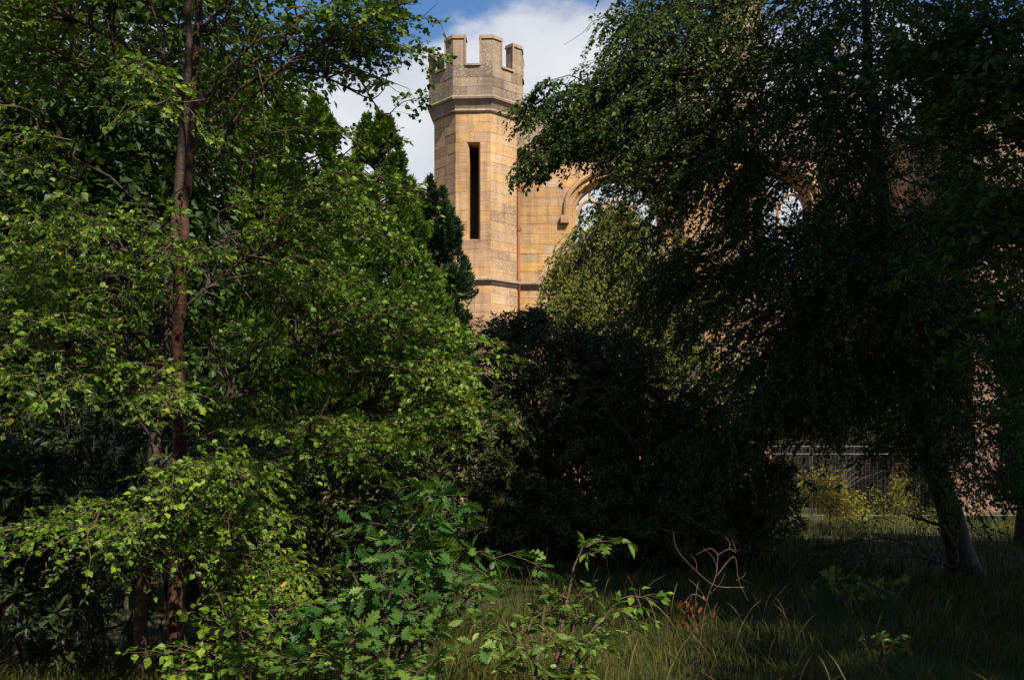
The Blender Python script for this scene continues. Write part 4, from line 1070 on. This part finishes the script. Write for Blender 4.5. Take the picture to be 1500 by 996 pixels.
sapling('bramble_bush', 'leafy low undergrowth at the feet of the two birch trunks', 370, 6.3, [(W(330, 890, 6.3), 6, 1.2), (W(420, 880, 6.3), 6, 1.2), (W(300, 950, 6.1), 6, 1.2), (W(390, 940, 6.1), 6, 1.2), (W(450, 960, 6.0), 6, 1.2), (W(260, 980, 6.0), 5, 1)], .062, 'birch', M_birch, 5, 280, .34, 5)
sapling('bramble_bush', 'dark ferny seedling on the shaded ground before the leaning trunk', 1265, 11, [(W(1250, 845, 11), 4, 1.2), (W(1290, 855, 11), 4, 1.2), (W(1220, 860, 11), 3, 1.2)], .11, 'birch', M_hazel, 3, 0, .35, 3)
sapling('bramble_bush', 'small green seedling in the dark grass near the dead twig', 1300, 8.2, [(W(1290, 930, 8.2), 3, .7), (W(1310, 940, 8.2), 3, .7)], .07, 'willow', M_hazel, 2.5, 0, .22, 2)

# dead twig with hanging red-brown leaves
def dead_twig():
    d = 6.6; b = W(1010, G(d), d); base = np.array([b[0], b[1], 0.0])
    root = thing('dead_sapling', 'bare dead twig with hanging shrivelled red-brown leaves', 'dead plant', base)
    st = Acc()
    def path(pts, r0, r1):
        P = np.array([W(x, y, d + o) for x, y, o in pts]); n = len(P)
        s = np.linspace(0, n - 1, n * 4); a = np.minimum(s.astype(int), n - 2); f = (s - a)[:, None]
        m0 = np.gradient(P, axis=0); h = lambda: None
        Q = (2 * f ** 3 - 3 * f ** 2 + 1) * P[a] + (f ** 3 - 2 * f ** 2 + f) * m0[a] + (-2 * f ** 3 + 3 * f ** 2) * P[a + 1] + (f ** 3 - f ** 2) * m0[a + 1]
        tube(st, Q, np.linspace(r0, r1, len(Q)), 5)
    path([(1010, G(d), 0), (1022, 960, 0), (1035, 880, .02), (1048, 845, .05), (1052, 812, .1)], .0048, .003)
    path([(1090, 860, 0), (1050, 858, .0), (1022, 838, 0), (992, 805, -.05), (986, 778, -.08)], .004, .0022)
    path([(1052, 812, .1), (1040, 803, .1), (1020, 812, .12)], .004, .002)
    path([(1052, 812, .1), (1068, 804, .1), (1078, 808, .1), (1072, 790, .1)], .004, .002)
    path([(1035, 880, .02), (1016, 870, .0), (1000, 885, 0)], .005, .003)
    path([(1048, 845, .05), (1075, 815, .1), (1082, 850, .12), (1096, 880, .15)], .004, .002)
    for (x0, y0, x1, y1) in ((1040, 870, 1062, 838), (1030, 905, 1052, 880), (1024, 940, 1006, 905), (1050, 830, 1030, 802), (1068, 804, 1062, 786), (1020, 836, 1012, 812), (1078, 850, 1092, 838)):
        path([(x0, y0, .03), ((x0 + x1) / 2 + 4, (y0 + y1) / 2, .05), (x1, y1, .08)], .0022, .001)
    acc_obj('twig', st, M_deadtwig, root, base, True)
    L = Leaves(); m = 42
    P = np.array([W(x, y, d) for x, y in zip(rng.normal(1015, 11, m), rng.uniform(868, 912, m))]) + rng.normal(0, .02, (m, 3))
    L.add(P, unit(np.array([0, 0, -1.0]) + rng.normal(0, .35, (m, 3))), unit(rng.normal(size=(m, 3))), rng.uniform(.035, .065, m), rng.random(m))
    put_leaves(root, L, 'willow', M_dead, base, m)
dead_twig()

# ------------------------------------------------------------------ grass
def grass():
    n1_ = 95000
    # nearer sward, denser towards the camera; patches of longer grass
    y = 4.6 + 27 * rng.random(n1_) ** 1.9; x = (rng.random(n1_) * 1.25 - .62) * y
    k = rng.random(n1_) < np.where((x < -1.0) & (y > 9), .35, 1.0); x = x[k]; y = y[k]
    clump = .5 + .5 * np.sin(x * 2.3 + 1.7 * np.sin(y * 1.1)) * np.sin(y * 1.9 + x * .7)
    h = (.10 + .20 * clump + .09 * rng.random(len(x))) * np.where(y < 6.0, .8, 1)
    a = rng.normal(.6, 1.3, len(x)) + np.sin(x * .9) * 1.2; bend = h * rng.uniform(.25, 1.1, len(x))
    tint = np.clip(rng.normal(.36, .24, len(x)) + .25 * (clump - .5), 0, 1)
    o = np.stack([np.cos(a), np.sin(a), 0 * a], -1); s = np.stack([-np.sin(a), np.cos(a), 0 * a], -1)
    b = np.stack([x, y, 0 * x], -1); wd = (rng.uniform(.0014, .0036, len(x)) * (1 + y / 14))[:, None]
    Vs = []
    for t, w in ((0, 1), (.4, .85), (.75, .55)):
        p = b + o * (bend * t ** 2)[:, None] + np.array([0, 0, 1.0]) * (h * (t - .28 * t ** 3))[:, None]
        Vs += [p - s * wd * w, p + s * wd * w]
    Vs.append(b + o * bend[:, None] + np.array([0, 0, 1.0]) * (h * .70)[:, None])
    V = np.stack(Vs, 1); m = len(x); off = (np.arange(m) * 7)[:, None]
    q = np.concatenate([off + np.array([0, 1, 3, 2]), off + np.array([2, 3, 5, 4])]); tr = off + np.array([4, 5, 6])
    me = mesh_from('grass', V.reshape(-1, 3), [q, tr], np.repeat(tint, 7))
    g = obj('grass', me, M_grass); g['kind'] = 'stuff'; g['label'] = 'long wild grass covering the woodland clearing'; g['category'] = 'grass'
    # tall seeding stalks
    st = Acc(); 
    for i in range(420):
        yy = 4.9 + 9 * rng.random() ** 1.4; xx = (rng.random() * .75 - .1) * yy; hh = rng.uniform(.35, .75); aa = rng.uniform(-1.2, 1.2) + (pi if rng.random() < .4 else 0); bd = rng.uniform(.1, .55) * hh
        t = np.linspace(0, 1, 7)[:, None]
        P = np.array([xx, yy, 0]) + np.array([cos(aa), sin(aa) * .6, 0]) * bd * t ** 2 + np.array([0, 0, hh]) * (t - .2 * t ** 3)
        tube(st, P, [.0013, .0012, .0011, .0010, .0024, .0032, .0006], 3, .95)
    so = acc_obj('grass_stalks', st, M_grass); so['kind'] = 'stuff'; so['label'] = 'pale dry seeding stalks standing above the wild grass'; so['category'] = 'grass'
grass()
